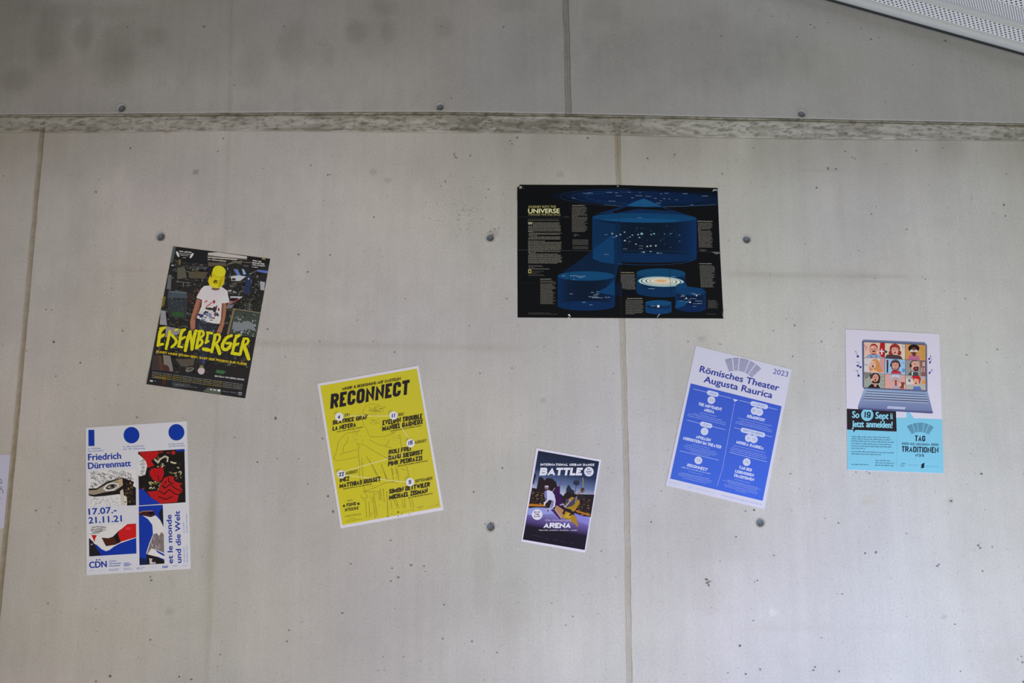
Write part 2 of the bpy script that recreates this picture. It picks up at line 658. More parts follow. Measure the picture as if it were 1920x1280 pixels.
tint(inband * groove(.0085, .0135) * (.6 + .4 * noise(.1, .05, 34)), (.45, .44, .38))
tint(inband * groove(.013, .020) * noise(.15, .05, 42), (.62, .60, .52))
tint(inband * sstep(.30, .1, tb) * sstep(0, .08, tb) * .5 * noise(.2, .05, 37), (.7, .68, .6))
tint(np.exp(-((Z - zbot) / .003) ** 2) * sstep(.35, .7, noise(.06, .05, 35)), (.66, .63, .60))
below = (Z <= zbot)
below_amt = .12 + .75 * sstep(230, 40, gx_px) + .75 * sstep(760, 1000, gx_px) + .2 * sstep(380, 250, gx_px)  # darker below the band, most at far left and right of centre
tint(below * np.clip(below_amt, 0, .95) * sstep(.34, .02, zbot - Z) * (.8 + .5 * (noise(.07, .25, 36) - .5)), (.735, .725, .675))


def joint(lst, half, rows, edge, seed, core, deep):
    xj = interp_x_of_z(lst, gz)[:, None]
    d = X - xj
    nz = noise(.012, .012, seed) * .6 + noise(.02, .08, seed + 7) * .4
    wob = (noise(.3, .05, seed + 1) - .5) * .003
    m = sstep(half + .0015, half - .0015, np.abs(d + wob)) * rows
    global H
    H = H - m * deep * (.7 + .6 * (nz - .5))
    tint(m * (.6 + .7 * nz), core)
    e = (np.exp(-((np.abs(d + wob) - half) / .0022) ** 2)) * rows
    tint(e * (.55 + .6 * noise(.05, .06, seed + 2)), edge)
    H = H + e * .0014
    mid = np.exp(-((d + wob) / .0018) ** 2) * rows
    tint(mid * (.4 + .5 * noise(.05, .09, seed + 3)), edge)


joint(J_LEFT, .0095, Z < zbot + .02, (.74, .70, .63), 41, (.68, .645, .55), .003)
joint(J_MID, .0105, Z < zbot + .04, (.72, .68, .61), 45, (.84, .81, .74), .002)
joint(J_UP, .0125, Z > ztop - .012, (.56, .56, .51), 49, (.72, .72, .68), .003)
# darker stretches low on the left joint and rust high on the middle one
xj = interp_x_of_z(J_LEFT, gz)[:, None]
tint(sstep(.014, .004, np.abs(X - xj - .004)) * below * sstep(W(0, 520).z, W(0, 800).z, Z) * .5, (.80, .74, .64))
xj = interp_x_of_z(J_MID, gz)[:, None]
tint(sstep(.006, .001, np.abs(X - xj)) * below * sstep(W(960, 345).z, W(960, 265).z, Z) * .8, (.80, .68, .52))
for lst, rows, w, c in ((FAINT_UP, Z > ztop, .012, (.86, .87, .87)), (FAINT_LOW, below, .014, (.915, .90, .87))):
    xf = interp_x_of_z(lst, gz)[:, None]
    tint(sstep(w, w * .4, np.abs(X - xf)) * rows * (.55 + .6 * (noise(.2, .3, 61) - .3)), c)


def hstain(x0, x1, y, hpx, rgb, amt=1.0, dy=0.0):
    a, b = W(x0, y), W(x1, y + dy)
    zc = a.z + (X - a.x) / (b.x - a.x) * (b.z - a.z)
    m = np.exp(-((Z - zc) / (hpx * PX)) ** 2) * sstep(a.x - .05, a.x + .05, X) * sstep(b.x + .05, b.x - .05, X)
    tint(m * amt * (.4 + .8 * noise(.2, .05, int(y))), rgb)


hstain(470, 980, 643, 6, (.88, .87, .85), .9, 10)
hstain(1370, 1700, 514, 4, (.84, .83, .80), .8, 4)
hstain(1700, 1905, 520, 4, (.9, .89, .87), .5, 8)
hstain(1370, 1640, 516, 18, (.93, .92, .90), .7, 3)
hstain(1500, 1640, 319, 1.6, (.82, .81, .78), .8, 3)
hstain(150, 320, 504, 3, (.93, .91, .89), .6, 6)
hstain(1400, 1700, 1178, 5, (.95, .94, .90), .6)
hstain(1760, 1920, 855, 4, (.92, .92, .92), .4)


def blob(px, py, rx, ry, rgb, amt=1.0, soft=.5):
    c = W(px, py)
    r = np.hypot((X - c.x) / (rx * PX), (Z - c.z) / (ry * PX))
    tint(sstep(1 + soft, 1 - soft, r + .5 * (noise(.05, .07, int(px + py)) - .5)) * amt, rgb)


for b in ((95, 75, 30, 60, .80), (158, 62, 18, 32, .80), (225, 85, 34, 70, .86), (30, 150, 30, 26, .84), (285, 70, 26, 20, .87),
          (15, 60, 70, 120, .87), (667, 62, 19, 24, .82), (727, 55, 16, 22, .83), (832, 52, 22, 22, .88), (548, 90, 26, 48, .88), (480, 125, 32, 40, .9),
          (605, 105, 22, 32, .9), (720, 15, 30, 18, .86), (960, 10, 40, 16, .9), (215, 125, 40, 40, .89), (1460, 110, 60, 50, .93),
          (1540, 130, 40, 36, .94), (1130, 20, 30, 30, .9), (150, 20, 120, 16, .9), (1290, 95, 210, 80, .87), (1000, 60, 60, 90, .94)):
    blob(b[0], b[1], b[2], b[3], (b[4], b[4], b[4] * .985), .9)
for b in ((100, 1210, 170, 60, .95), (1900, 1260, 70, 50, .95), (905, 1075, 16, 60, .93), (955, 1150, 30, 70, .95), (1330, 1120, 28, 30, .95), (390, 1120, 14, 150, .94), (1575, 380, 6, 60, .93),
          (395, 1000, 10, 90, .93), (90, 1130, 20, 60, .96), (1310, 850, 40, 220, .97), (590, 800, 90, 160, .97)):
    blob(b[0], b[1], b[2], b[3], (b[4], b[4] * .99, b[4] * .97), .8)
for b in ((500, 330, 300, 110, 1.10), (520, 160, 210, 60, 1.17), (240, 175, 120, 40, 1.12), (690, 470, 190, 120, 1.12), (265, 470, 150, 130, 1.13), (1560, 740, 150, 150, 1.06), (1850, 700, 90, 140, 1.08), (130, 690, 130, 120, 1.08),
          (560, 640, 150, 120, 1.08), (60, 450, 60, 140, 1.10), (1250, 1000, 120, 160, 1.03), (1000, 1220, 120, 60, 1.06), (1800, 400, 110, 90, 1.06)):
    blob(b[0], b[1], b[2], b[3], (b[4], b[4], b[4]), .9, .8)
# cement-filled spots and pale spalls
for px, py, rx, ry, c in ((700, 322, 6, 5.5, (.80, .82, .86)), (1051, 327, 6, 4, (.80, .82, .86)), (1316, 635, 7, 4, (.80, .79, .80)),
                          (366, 322, 5, 5, (.70, .68, .66)), (727, 338, 7, 6, (.88, .85, .84)), (1823, 372, 3.2, 3, (.8, .79, .78)),
                          (1862, 401, 4, 4, (.9, .88, .85)), (317, 1145, 7, 6, (.86, .85, .85)), (1449, 1147, 6, 7, (1.12, 1.11, 1.09)),
                          (1769, 1156, 3.6, 3.6, (.78, .77, .80)), (1783, 938, 5, 6, (.86, .85, .82)), (1818, 938, 4, 2, (1.14, 1.12, 1.06)),
                          (976, 1027, 5, 5, (1.12, 1.1, 1.06)), (1018, 750, 4, 4, (.84, .83, .82)), (911, 234, 13, 12, (1.06, 1.05, 1.03)),
                          (926, 437, 10, 9, (.84, .83, .82)), (312, 247, 9, 4, (.82, .81, .77)), (1628, 938, 14, 7, (.98, .96, .88)),
                          (560, 80, 34, 60, (.96, .96, .96))):
    blob(px, py, rx, ry, c, 1.0, .35)

# recesses at the tie holes
for hx, hy, hr in HOLES:
    c = W(hx, hy)
    R = hr * PX
    r = np.hypot(X - c.x, Z - c.z) * (1 + .10 * (noise(.012, .012, int(hx)) - .5))
    H = np.where(r < R * 1.9, H + .0012 * sstep(R * 1.35, R * 1.1, r) * sstep(R * .9, R * 1.05, r), H)
    H = H - .011 * sstep(R * 1.08, R * .80, r)
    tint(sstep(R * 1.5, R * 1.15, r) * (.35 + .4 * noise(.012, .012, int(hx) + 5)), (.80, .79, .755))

H += (noise(.25, .3, 71) - .5) * .0006 + (noise(.02, .02, 72) - .5) * .0002

verts = np.empty((NZ * NX, 3), dtype=np.float64)
verts[:, 0] = X.ravel(); verts[:, 1] = -H.ravel(); verts[:, 2] = Z.ravel()
idx = np.arange(NZ * NX).reshape(NZ, NX)
quads = np.stack([idx[:-1, :-1], idx[:-1, 1:], idx[1:, 1:], idx[1:, :-1]], axis=-1).reshape(-1, 4)
tints = T.reshape(-1, 3)

# blow-holes: small pits seen one by one in the photograph, and finer ones between them
PITS = '''383 51 3;240 52 2;533 50 2.4;525 76 2;245 278 2.2;419 260 1.7;409 284 1.7;180 360 2.2;186 337 1.7;583 310 2.2;615 328 2.6;620 327 1.7;
623 292 1.6;607 376 1.3;7 330 2;828 50 2.4;944 51 2.4;1017 66 1.5;727 121 1.5;847 185 1.7;852 290 2.2;854 295 1.8;882 292 2;857 296 1.6;1102 259 2.6;
1214 297 2.2;1265 290 2.6;1264 295 2;916 355 2.4;835 340 1.7;827 349 2;799 380 1.5;806 410 1.6;701 407 2.2;1448 31 2;1519 47 2.2;1527 52 2.2;1553 43 1.6;
1614 54 2.2;1633 74 2.5;1648 72 2;1772 77 3;1494 70 2;1352 68 2.4;1710 122 2;1803 115 2;1660 192 1.8;1413 277 2.4;1585 284 2.2;1598 295 2.6;1603 298 2.4;
1718 283 2.8;1552 315 2.8;1553 318 2.2;1567 317 2.8;1768 277 2;1659 308 1.6;1354 326 1.6;1531 352 2.4;1634 401 2.4;1882 384 2.2;1643 387 1.6;1887 326 1.7;
101 641 3.4;87 580 2;97 581 2;151 680 2.2;222 721 1.6;257 782 2.2;517 784 3.2;502 617 2;577 510 2;535 669 2;619 478 2.2;605 822 2.2;560 477 2.4;105 705 2;
888 922 2.2;771 1059 2.8;795 1061 2.2;798 1071 1.7;735 1065 2;747 1082 2.4;733 1089 2.2;733 1013 2;658 1057 2.4;833 1133 2.2;741 1141 1.7;1034 1131 1.7;
1074 1155 1.7;885 1202 2;830 1197 2;1221 978 2.2;642 1149 2.6;719 1231 1.6;757 1231 1.6;932 1223 1.6;1128 1033 1.6;942 877 2;1482 888 2.8;1572 980 2.4;
1380 1006 2.4;1451 1041 2;1622 1037 2.4;1642 1035 2.8;1757 1061 2.6;1760 1058 2.6;1834 1022 3;1838 1027 3;1860 1025 2.2;1783 939 3;1325 1086 3;1327 1092 3.4;
1329 1097 3;1324 1093 2.4;1331 1090 2.2;1420 1088 2.4;1415 1091 1.6;1387 1210 2.8;1579 1113 2;1528 1250 2.4;1525 1256 2.4;1573 1258 2.4;1425 1254 2.2;
1398 1263 2.4;1365 1261 2;1840 888 3;1842 1070 2;1605 885 2.4;1398 958 2.4;1414 956 2.4;1625 884 1.8;1630 887 1.8;207 1267 3.6;180 1277 3;90 1131 2.4;68 957 2.2;
180 1141 1.6;282 1199 2;336 1268 2.2;359 1273 2.6;413 1227 1.8;542 1181 2.2;538 1202 2.2;615 930 2.6;625 959 3;284 1088 2.2;282 1081 1.6;483 866 2;577 907 2.2;
928 429 2.2;919 434 2;924 440 2.4;935 428 1.8;920 980 2;924 981 2.4;910 982 1.6;1700 1000 1.6;1690 700 1.6;1540 640 2;1745 660 2;1735 523 2.4;1640 522 2;
1490 610 2;1450 620 1.6;1405 880 2;1850 680 1.8;1870 655 2;1812 665 2;1820 850 1.6;1885 405 2;1700 430 1.8;1810 560 1.6;1610 470 1.8;1440 330 1.7;1380 300 1.6;
1290 640 2.2;1350 645 2;1486 668 2.2;1540 1195 1.6;1700 1155 1.6;1790 1170 1.8;1801 1258 1.8;1915 1230 2.4;1917 1241 3;1908 1236 1.8;1919 1278 3.4;960 270 2;
970 258 2.4;956 264 2;1240 920 1.8;1560 1085 1.4;1135 560 2;1150 700 1.8;1120 650 1.6;900 700 1.6;520 860 2;560 860 1.6;440 820 1.8;130 900 1.6;110 980 1.6;
350 505 1.8;210 540 1.6;230 620 1.6;255 845 1.8;700 640 1.6;760 560 1.8;880 610 1.6;670 600 1.6;950 560 2;600 640 1.6;740 660 1.6;960 690 1.6;1020 650 1.4'''
pits = [tuple(float(v) for v in s.split()) for s in PITS.replace('\n', '').split(';')]
prnd = random.Random(5)
for _ in range(46): pits.append((prnd.gauss(868, 13), prnd.gauss(398, 14), prnd.uniform(.8, 1.5)))
for _ in range(40): pits.append((prnd.gauss(865, 40), prnd.gauss(380, 36), prnd.uniform(.7, 1.2)))
for _ in range(1700): pits.append((prnd.uniform(-30, 1950), prnd.uniform(-10, 1290), prnd.choice([.5, .6, .6, .7, .8, .9, 1.0, 1.3])))
ev, ef, et = [], [], []
base = NZ * NX
for n_, (px, py, r) in enumerate(pits):
    zt_ = np.interp(px, [p[0] for p in LEDGE_TOP], [p[1] for p in LEDGE_TOP])
    up = py < zt_
    if zt_ - 3 < py < zt_ + 38 and n_ > 215: continue
    c = W(px, py)
    d = -.0032 if up else (-.0012 if py > zt_ + 34 else -.004)
    k0 = base + len(ev)
    m = 7
    a0, sx, sz = prnd.uniform(0, 6), prnd.uniform(.75, 1.4), prnd.uniform(.7, 1.2)
    dark = prnd.uniform(.26, .48) if r > 1.5 else prnd.uniform(.55, .80)  # shade inside each pit painted as a flat dark disc
    for k in range(m):
        a = a0 + 2 * math.pi * k / m
        rr = r * PX * (.78 if r > 1.5 else .9) * prnd.uniform(.7, 1.2)
        ev.append((c.x + rr * sx * math.cos(a), d, c.z + rr * sz * math.sin(a)))
        et.append((dark, dark * .99, dark * .96))
    ef.append(list(range(k0, k0 + m)))

me = bpy.data.meshes.new('wall_back')
allv = np.concatenate([verts, np.array(ev)])
nv, nq = len(allv), len(quads)
me.vertices.add(nv)
me.vertices.foreach_set('co', allv.astype(np.float32).ravel())
loops = np.concatenate([quads.ravel(), np.array([i for f in ef for i in f])]).astype(np.int32)
me.loops.add(len(loops))
me.loops.foreach_set('vertex_index', loops)
ls = np.concatenate([np.arange(nq) * 4, nq * 4 + np.arange(len(ef)) * 7]).astype(np.int32)
me.polygons.add(nq + len(ef))
me.polygons.foreach_set('loop_start', ls)
me.polygons.foreach_set('use_smooth', np.ones(nq + len(ef), dtype=bool))
me.update(calc_edges=True)
me.validate()
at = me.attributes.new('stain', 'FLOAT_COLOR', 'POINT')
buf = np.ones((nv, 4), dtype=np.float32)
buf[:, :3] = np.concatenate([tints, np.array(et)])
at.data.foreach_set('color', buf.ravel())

# concrete: pale cement with cloud, grain, sand specks and pores
cm = principled('concrete', (.6, .58, .55), .82, .12)
nt = cm.node_tree
bs = nt.nodes['Principled BSDF']


def node(kind, **kw):
    n = nt.nodes.new(kind)
    for k, v in kw.items(): setattr(n, k, v)
    return n


def mixc(a, b, fac, mode='MULTIPLY'):
    n = node('ShaderNodeMix', data_type='RGBA', blend_type=mode)
    for s, v in (('Factor', fac), ('A', a), ('B', b)):
        if isinstance(v, (int, float)): n.inputs[s].default_value = v
        elif isinstance(v, tuple): n.inputs[s].default_value = (*v, 1)
        else: nt.links.new(v, n.inputs[s])
    return n.outputs['Result']


def ramp(v, lo, hi, a, b):
    n = node('ShaderNodeMapRange')
    n.inputs['From Min'].default_value, n.inputs['From Max'].default_value = lo, hi
    n.inputs['To Min'].default_value, n.inputs['To Max'].default_value = a, b
    nt.links.new(v, n.inputs['Value'])
    return n.outputs['Result']


def tex(scale, detail=3.0, stretch=(1, 1, 1)):
    mp = node('ShaderNodeMapping')
    mp.inputs['Scale'].default_value = stretch
    nt.links.new(tc.outputs['Object'], mp.inputs['Vector'])
    n = node('ShaderNodeTexNoise')
    n.inputs['Scale'].default_value, n.inputs['Detail'].default_value = scale, detail
    nt.links.new(mp.outputs['Vector'], n.inputs['Vector'])
    return n.outputs['Fac']


tc = node('ShaderNodeTexCoord')
stain = node('ShaderNodeAttribute', attribute_name='stain')
CONCRETE = (.585, .568, .53)
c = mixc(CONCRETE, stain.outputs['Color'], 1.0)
c = mixc(c, ramp(tex(2.2, 5.0), .35, .65, .955, 1.045), 1.0)
c = mixc(c, ramp(tex(1.0, 3.0, (30, 30, 1.6)), .3, .7, .975, 1.025), 1.0)
c = mixc(c, ramp(tex(110.0, 3.0), .3, .7, .945, 1.055), 1.0)
c = mixc(c, ramp(tex(38.0, 4.0), .62, .78, 1.0, .90), 1.0)
vo = node('ShaderNodeTexVoronoi')
vo.inputs['Scale'].default_value = 46.0
nt.links.new(tc.outputs['Object'], vo.inputs['Vector'])
c = mixc(c, ramp(vo.outputs['Distance'], .06, .13, .80, 1.0), ramp(tex(3.0), .45, .6, 0.0, 1.0))
nt.links.new(c, bs.inputs['Base Color'])
bp = node('ShaderNodeBump')
bp.inputs['Strength'].default_value = .16
bp.inputs['Distance'].default_value = .003
nt.links.new(tex(70.0, 4.0), bp.inputs['Height'])
nt.links.new(bp.outputs['Normal'], bs.inputs['Normal'])
me.materials.append(cm)
wall = bpy.data.objects.new('wall_back', me)
COL.objects.link(wall)
tag(wall, 'board-marked pale concrete wall with a horizontal joint band', 'wall', kind='structure')

# the floor in front of the wall and the slab over it (outside the picture, they shape the daylight)
fm = principled('unseen_floor_screed', (.46, .46, .46), .7, .2)
fnt = fm.node_tree
fn = fnt.nodes.new('ShaderNodeTexNoise'); fn.inputs['Scale'].default_value = 3.0
fr = fnt.nodes.new('ShaderNodeValToRGB')
fr.color_ramp.elements[0].color = (.40, .40, .40, 1); fr.color_ramp.elements[1].color = (.52, .52, .52, 1)
fnt.links.new(fn.outputs['Fac'], fr.inputs['Fac'])
fnt.links.new(fr.outputs['Color'], fnt.nodes['Principled BSDF'].inputs['Base Color'])


def slab(name, x0, x1, y0, y1, z0, z1, mat):
    v = [(x, y, z) for z in (z0, z1) for x, y in ((x0, y0), (x1, y0), (x1, y1), (x0, y1))]
    f = [(3, 2, 1, 0), (4, 5, 6, 7), (0, 1, 5, 4), (1, 2, 6, 5), (2, 3, 7, 6), (3, 0, 4, 7)]
    o = mesh_obj(name, v, f, mat)
    tag(o, kind='structure')
    return o


slab('floor', -5.5, 5.5, -8.0, .2, -.1, 0.0, fm)
slab('unseen_ceiling', -5.5, 5.5, -6.0, .2, 4.65, 4.85, principled('unseen_ceiling_concrete', (.34, .34, .335), .8, .1))

# ---------------------------------------------------------------- grey plugs in the tie holes
plug_mat = principled('plug_grey', (.115, .135, .165), .45, .4)
pn = plug_mat.node_tree
nz_ = pn.nodes.new('ShaderNodeTexNoise'); nz_.inputs['Scale'].default_value = 90
rp_ = pn.nodes.new('ShaderNodeValToRGB')
rp_.color_ramp.elements[0].color = (.075, .09, .115, 1); rp_.color_ramp.elements[1].color = (.20, .225, .26, 1)
pn.links.new(nz_.outputs['Fac'], rp_.inputs['Fac'])
pn.links.new(rp_.outputs['Color'], pn.nodes['Principled BSDF'].inputs['Base Color'])
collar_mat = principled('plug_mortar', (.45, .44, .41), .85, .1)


def lathe(profile, n=28, wob=0.0, seed=0):
    """profile of (radius, depth) -> surface of revolution about the wall's normal"""
    r_ = random.Random(seed)
    w = [1 + r_.uniform(-wob, wob) for _ in range(n)]
    v, f = [], []
    for r, d in profile:
        for k in range(n):
            a = 2 * math.pi * k / n
            v.append((r * w[k] * math.cos(a), -d, r * w[k] * math.sin(a)))
    for j in range(len(profile) - 1):
        for k in range(n):
            f.append((j * n + k, j * n + (k + 1) % n, (j + 1) * n + (k + 1) % n, (j + 1) * n + k))
    f.append(tuple(range((len(profile) - 1) * n, len(profile) * n)))
    return v, f


PLUG_LABELS = ['grey round plug at far left, just above the ledge band',
               'grey round plug just above the ledge band, middle one of the three along it',
               'grey round plug above the ledge band on the right, below the perforated canopy',
               "grey round plug just above the bucket-headed figure poster's top left corner",
               'grey round plug left of the black space chart poster',
               'grey round plug right of the black space chart poster',
               'grey round plug between the yellow poster and the small dance poster',
               "grey round plug below the blue programme poster's lower right corner"]
for n_, ((hx, hy, hr), lab) in enumerate(zip(HOLES, PLUG_LABELS)):
    c = W(hx, hy)
    off = .002 if hy < 230 else 0.0
    R = hr * PX
    root = bpy.data.objects.new('tie_hole_plug', None)
    root.location = (c.x, 0, c.z)
    root.empty_display_size = .02
    COL.objects.link(root)
    tag(root, lab, 'plug', 'round plugs in the tie holes of the wall')
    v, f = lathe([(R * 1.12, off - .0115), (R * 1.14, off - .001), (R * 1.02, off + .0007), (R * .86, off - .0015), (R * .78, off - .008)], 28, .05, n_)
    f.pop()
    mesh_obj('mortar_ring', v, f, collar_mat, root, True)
    v, f = lathe([(R * .80, off - .0118), (R * .79, off - .0085), (R * .72, off - .0066), (R * .60, off - .0067), (R * .54, off - .0088), (R * .5, off - .009),
                  (R * .22, off - .0082), (R * .16, off - .0102), (R * .02, off - .0102)], 28, .01, n_)
    mesh_obj('plug_cap', v, f, plug_mat, root, True)

# ---------------------------------------------------------------- perforated metal canopy, upper right
CY = -.075
A_, B_ = W(1570, 0, CY), W(1920, 98, CY)
du = (B_ - A_).normalized()
dn = Vector((-du.z, 0, du.x))
if dn.z < 0: dn = -dn
dv = Vector((0, -1, 0))
white = principled('canopy_white', (.54, .55, .545), .45, .3)


def perforated(name, pitch, hole):
    m = principled(name, (.86, .88, .89), .5, .3)
    t = m.node_tree
    b = t.nodes['Principled BSDF']
    uv = t.nodes.new('ShaderNodeUVMap')
    sp = t.nodes.new('ShaderNodeSeparateXYZ')
    t.links.new(uv.outputs['UV'], sp.inputs['Vector'])

    def math_(op, a, b_=None):
        n = t.nodes.new('ShaderNodeMath'); n.operation = op
        for i, v in enumerate((a, b_)):
            if v is None: continue
            if isinstance(v, (int, float)): n.inputs[i].default_value = v
            else: t.links.new(v, n.inputs[i])
        return n.outputs[0]
    ds = []
    for o in (0.0, .5):
        u = math_('SUBTRACT', math_('FRACT', math_('ADD', math_('DIVIDE', sp.outputs['X'], pitch), o)), .5)
        w = math_('SUBTRACT', math_('FRACT', math_('ADD', math_('DIVIDE', sp.outputs['Y'], pitch * 1.3), o)), .5)
        w = math_('MULTIPLY', w, 1.3)
        ds.append(math_('SQRT', math_('ADD', math_('MULTIPLY', u, u), math_('MULTIPLY', w, w))))
    d = math_('MINIMUM', ds[0], ds[1])
    isin = math_('LESS_THAN', d, hole / pitch)
    tr = t.nodes.new('ShaderNodeBsdfTransparent')
    mx = t.nodes.new('ShaderNodeMixShader')
    t.links.new(isin, mx.inputs['Fac'])
    t.links.new(b.outputs['BSDF'], mx.inputs[1])
    t.links.new(tr.outputs['BSDF'], mx.inputs[2])
    t.links.new(mx.outputs['Shader'], t.nodes['Material Output'].inputs['Surface'])
    return m


can = bpy.data.objects.new('perforated_canopy', None)
can.location = A_
can.empty_display_size = .1
COL.objects.link(can)
tag(can, 'sloping white perforated metal canopy with rounded grey edge, upper right corner', 'canopy')
L0, L1 = -1.2, 1.25


def strip(name, prof, mat, uv=False, thick=False):
    """extrude a profile of (up, out) points along the canopy's slope"""
    v, f, uvs = [], [], []
    acc = 0.0
    last = None
    for (a, b) in prof:
        if last: acc += math.dist(last, (a, b))
        last = (a, b)
        for l in (L0, L1):
            v.append(du * l + dn * a + dv * b)
            uvs.append((l, acc))
    for k in range(len(prof) - 1):
        f.append((2 * k, 2 * k + 1, 2 * k + 3, 2 * k + 2))
    o = mesh_obj(name, v, f, mat, can, not uv)
    if uv:
        ul = o.data.uv_layers.new(name='UVMap')
        for lp in o.data.loops: ul.data[lp.index].uv = uvs[lp.vertex_index]
    return o


edge = [(.026 + .026 * math.sin(math.radians(d)), .026 * math.cos(math.radians(d))) for d in range(-220, 60, 10)]
strip('edge_tube', edge, white)['label'] = 'rounded grey edge profile'
shade_prof = [(.0015 + .006 * math.sin(math.radians(d)), -.0150 + .008 * math.cos(math.radians(d))) for d in range(0, 361, 20)]  # dark strip added to paint the shade along the tube's lower edge
strip('edge_shade_strip', shade_prof, principled('canopy_edge_shade', (.035, .04, .038), .7, .2))['label'] = 'dark strip painted as shade under the edge'
strip('perforated_strip', [(.026, .020), (.026, .104)], perforated('canopy_wide_perforation', .0207, .0040), True)['label'] = 'strip with widely spaced holes'
strip('rib', [(.026, .104), (.029, .1065), (.041, .1085), (.044, .111), (.044, .134)], white)['label'] = 'plain folded rib'
strip('fine_panel', [(.044, .134), (.044, .216)], perforated('canopy_fine_perforation', .0118, .0027), True)['label'] = 'panel with closely spaced holes'
strip('outer_panel', [(.044, .216), (.046, .52)], perforated('canopy_outer_perforation', .0215, .0043), True)['label'] = 'outer panel with widely spaced holes'
strip('deck', [(.026, -.018), (.20, -.018), (.20, .55), (.046, .55), (.046, .52)], principled('canopy_deck', (.12, .125, .13), .7, .1))


# ================================================================ the posters
def inv(r, g, b):
    return (1 / r, 1 / g, 1 / b)


# ---------------------------------------------------------------- film poster with the bucket-headed figure
p = Poster('film_poster', 'dark film poster with a yellow-bucket-headed figure and brushed yellow title', 'poster',
           [(325, 461.5), (506.5, 485), (459.3, 746.5), (274.5, 720)], inv(.555, .525, .50), (40, 38, 37))
pic = p.part('workshop_picture')
rnd = random.Random(3)
TL, TR, BR, BL = (441, 52), (1893, 242), (1514, 2332), (36, 2122)      # in crop units of the upper view


def uvq(u, v):
    return lerp(lerp(TL, TR, u), lerp(BL, BR, u), v)


p.at(270, 455, 8)
pal = [(34, 33, 33), (50, 48, 45), (66, 62, 57), (46, 50, 55), (58, 54, 42), (80, 78, 74), (42, 37, 33), (56, 62, 68), (36, 42, 34), (76, 68, 56),
       (28, 28, 29), (30, 29, 30), (64, 66, 70), (90, 86, 80), (52, 44, 36)]
for band in range(6):
    qs = {}
    for _ in range(105):
        u, v = rnd.uniform(.03, .97), rnd.uniform(.03, .80) if band < 5 else rnd.uniform(.72, .96)
        w, h = rnd.uniform(.010, .055), rnd.uniform(.006, .032)
        if u + w > .985: continue
        sk = rnd.uniform(-.012, .012)
        q = [uvq(u, v), uvq(u + w, v + sk), uvq(u + w * rnd.uniform(.6, 1), v + h), uvq(u + sk, v + h * rnd.uniform(.5, 1))]
        qs.setdefault(rnd.choice(pal[:12] if band < 5 else pal[6:12]), []).append(q)
    for c_, q in qs.items(): pic.quads(q, c_)
for c_ in ((104, 102, 98), (86, 84, 80), (124, 120, 114), (78, 84, 92), (96, 88, 66), (70, 78, 66), (22, 22, 23)):
    qs = []
    for _ in range(58):
        u, v = rnd.uniform(.04, .94), rnd.uniform(.08, .72)
        a, l = rnd.choice([0, 0, 1.5, rnd.uniform(0, 3)]), rnd.uniform(10, 52)
        q = uvq(u, v)
        qs += stroke([q, (q[0] + l * math.cos(a), q[1] + l * math.sin(a) + rnd.uniform(-4, 4))], rnd.uniform(4, 13))
    pic.quads(qs, c_)
pic.poly([(470, 72), (1100, 142), (955, 160), (945, 330), (700, 300), (500, 260)], (33, 32, 34))
pic.poly([(441, 52), (482, 58), (430, 300), (392, 300)], (72, 82, 80))
pic.poly([(960, 150), (1110, 142), (1545, 205), (1545, 238), (1200, 214), (960, 182)], (172, 166, 158))
pic.poly([(955, 182), (1200, 214), (1545, 240), (1540, 258), (950, 206)], (96, 90, 84))
pic.line([(955, 218), (1240, 240), (1400, 252)], 12, (186, 178, 162))
pic.line([(955, 250), (1230, 276)], 12, (168, 160, 142))
pic.line([(1260, 320), (1350, 280), (1640, 300)], 7, (120, 116, 106))
pic.line([(1250, 325), (1470, 272)], 9, (116, 108, 78))
pic.poly([(1560, 202), (1893, 242), (1880, 330), (1560, 262)], (32, 29, 28))
pic.line([(1770, 236), (1820, 248)], 16, (150, 138, 90))
pic.line([(1015, 225), (990, 360)], 14, (30, 30, 30)).line([(1245, 275), (1235, 350)], 14, (30, 30, 30))
pic.poly([(960, 290), (1230, 310), (1240, 350), (960, 350)], (84, 76, 60))
pic.poly([(365, 480), (415, 482), (402, 700), (338, 690)], (92, 94, 96))
pic.poly([(500, 368), (612, 372), (640, 524), (500, 546)], (84, 80, 70))
pic.poly([(660, 430), (960, 440), (905, 538), (690, 532)], (80, 73, 58))
pic.poly([(520, 250), (555, 250), (545, 330), (512, 330)], (96, 90, 58))
pic.line([(412, 338), (448, 338)], 14, (196, 190, 180))
pic.line([(700, 360), (960, 372)], 8, (84, 92, 98)).line([(640, 380), (940, 392)], 5, (104, 106, 104))
pic.line([(480, 580), (700, 600)], 9, (104, 106, 102)).line([(590, 600), (585, 660)], 12, (104, 106, 102)).line([(660, 600), (660, 660)], 12, (92, 96, 94))
pic.poly([(368, 718), (640, 735), (652, 832), (352, 825)], (66, 74, 82))
pic.line([(400, 735), (640, 752)], 8, (110, 118, 124))
pic.poly([(350, 842), (650, 850), (640, 1122), (378, 1110)], (50, 54, 57))
for _ in range(36):
    x, y = rnd.uniform(360, 620), rnd.uniform(740, 1020)
    pic.line([(x, y), (x + rnd.uniform(-30, 40), y + rnd.uniform(-30, 30))], 6, rnd.choice([(86, 92, 98), (70, 76, 82), (40, 42, 44)]))
pic.poly([(420, 1045), (520, 1030), (600, 1050), (590, 1112), (430, 1100)], (48, 76, 44))
pic.poly([(290, 800), (330, 810), (300, 950), (262, 960)], (104, 88, 38))
pic.poly([(250, 1010), (322, 1020), (345, 1240), (240, 1215)], (132, 130, 132))
pic.poly([(650, 760), (700, 770), (690, 900), (650, 900)], (60, 40, 34))
pic.poly([(1340, 390), (1400, 400), (1470, 520), (1430, 545)], (92, 112, 158)).poly([(1465, 390), (1500, 400), (1535, 470), (1490, 480)], (120, 150, 190))
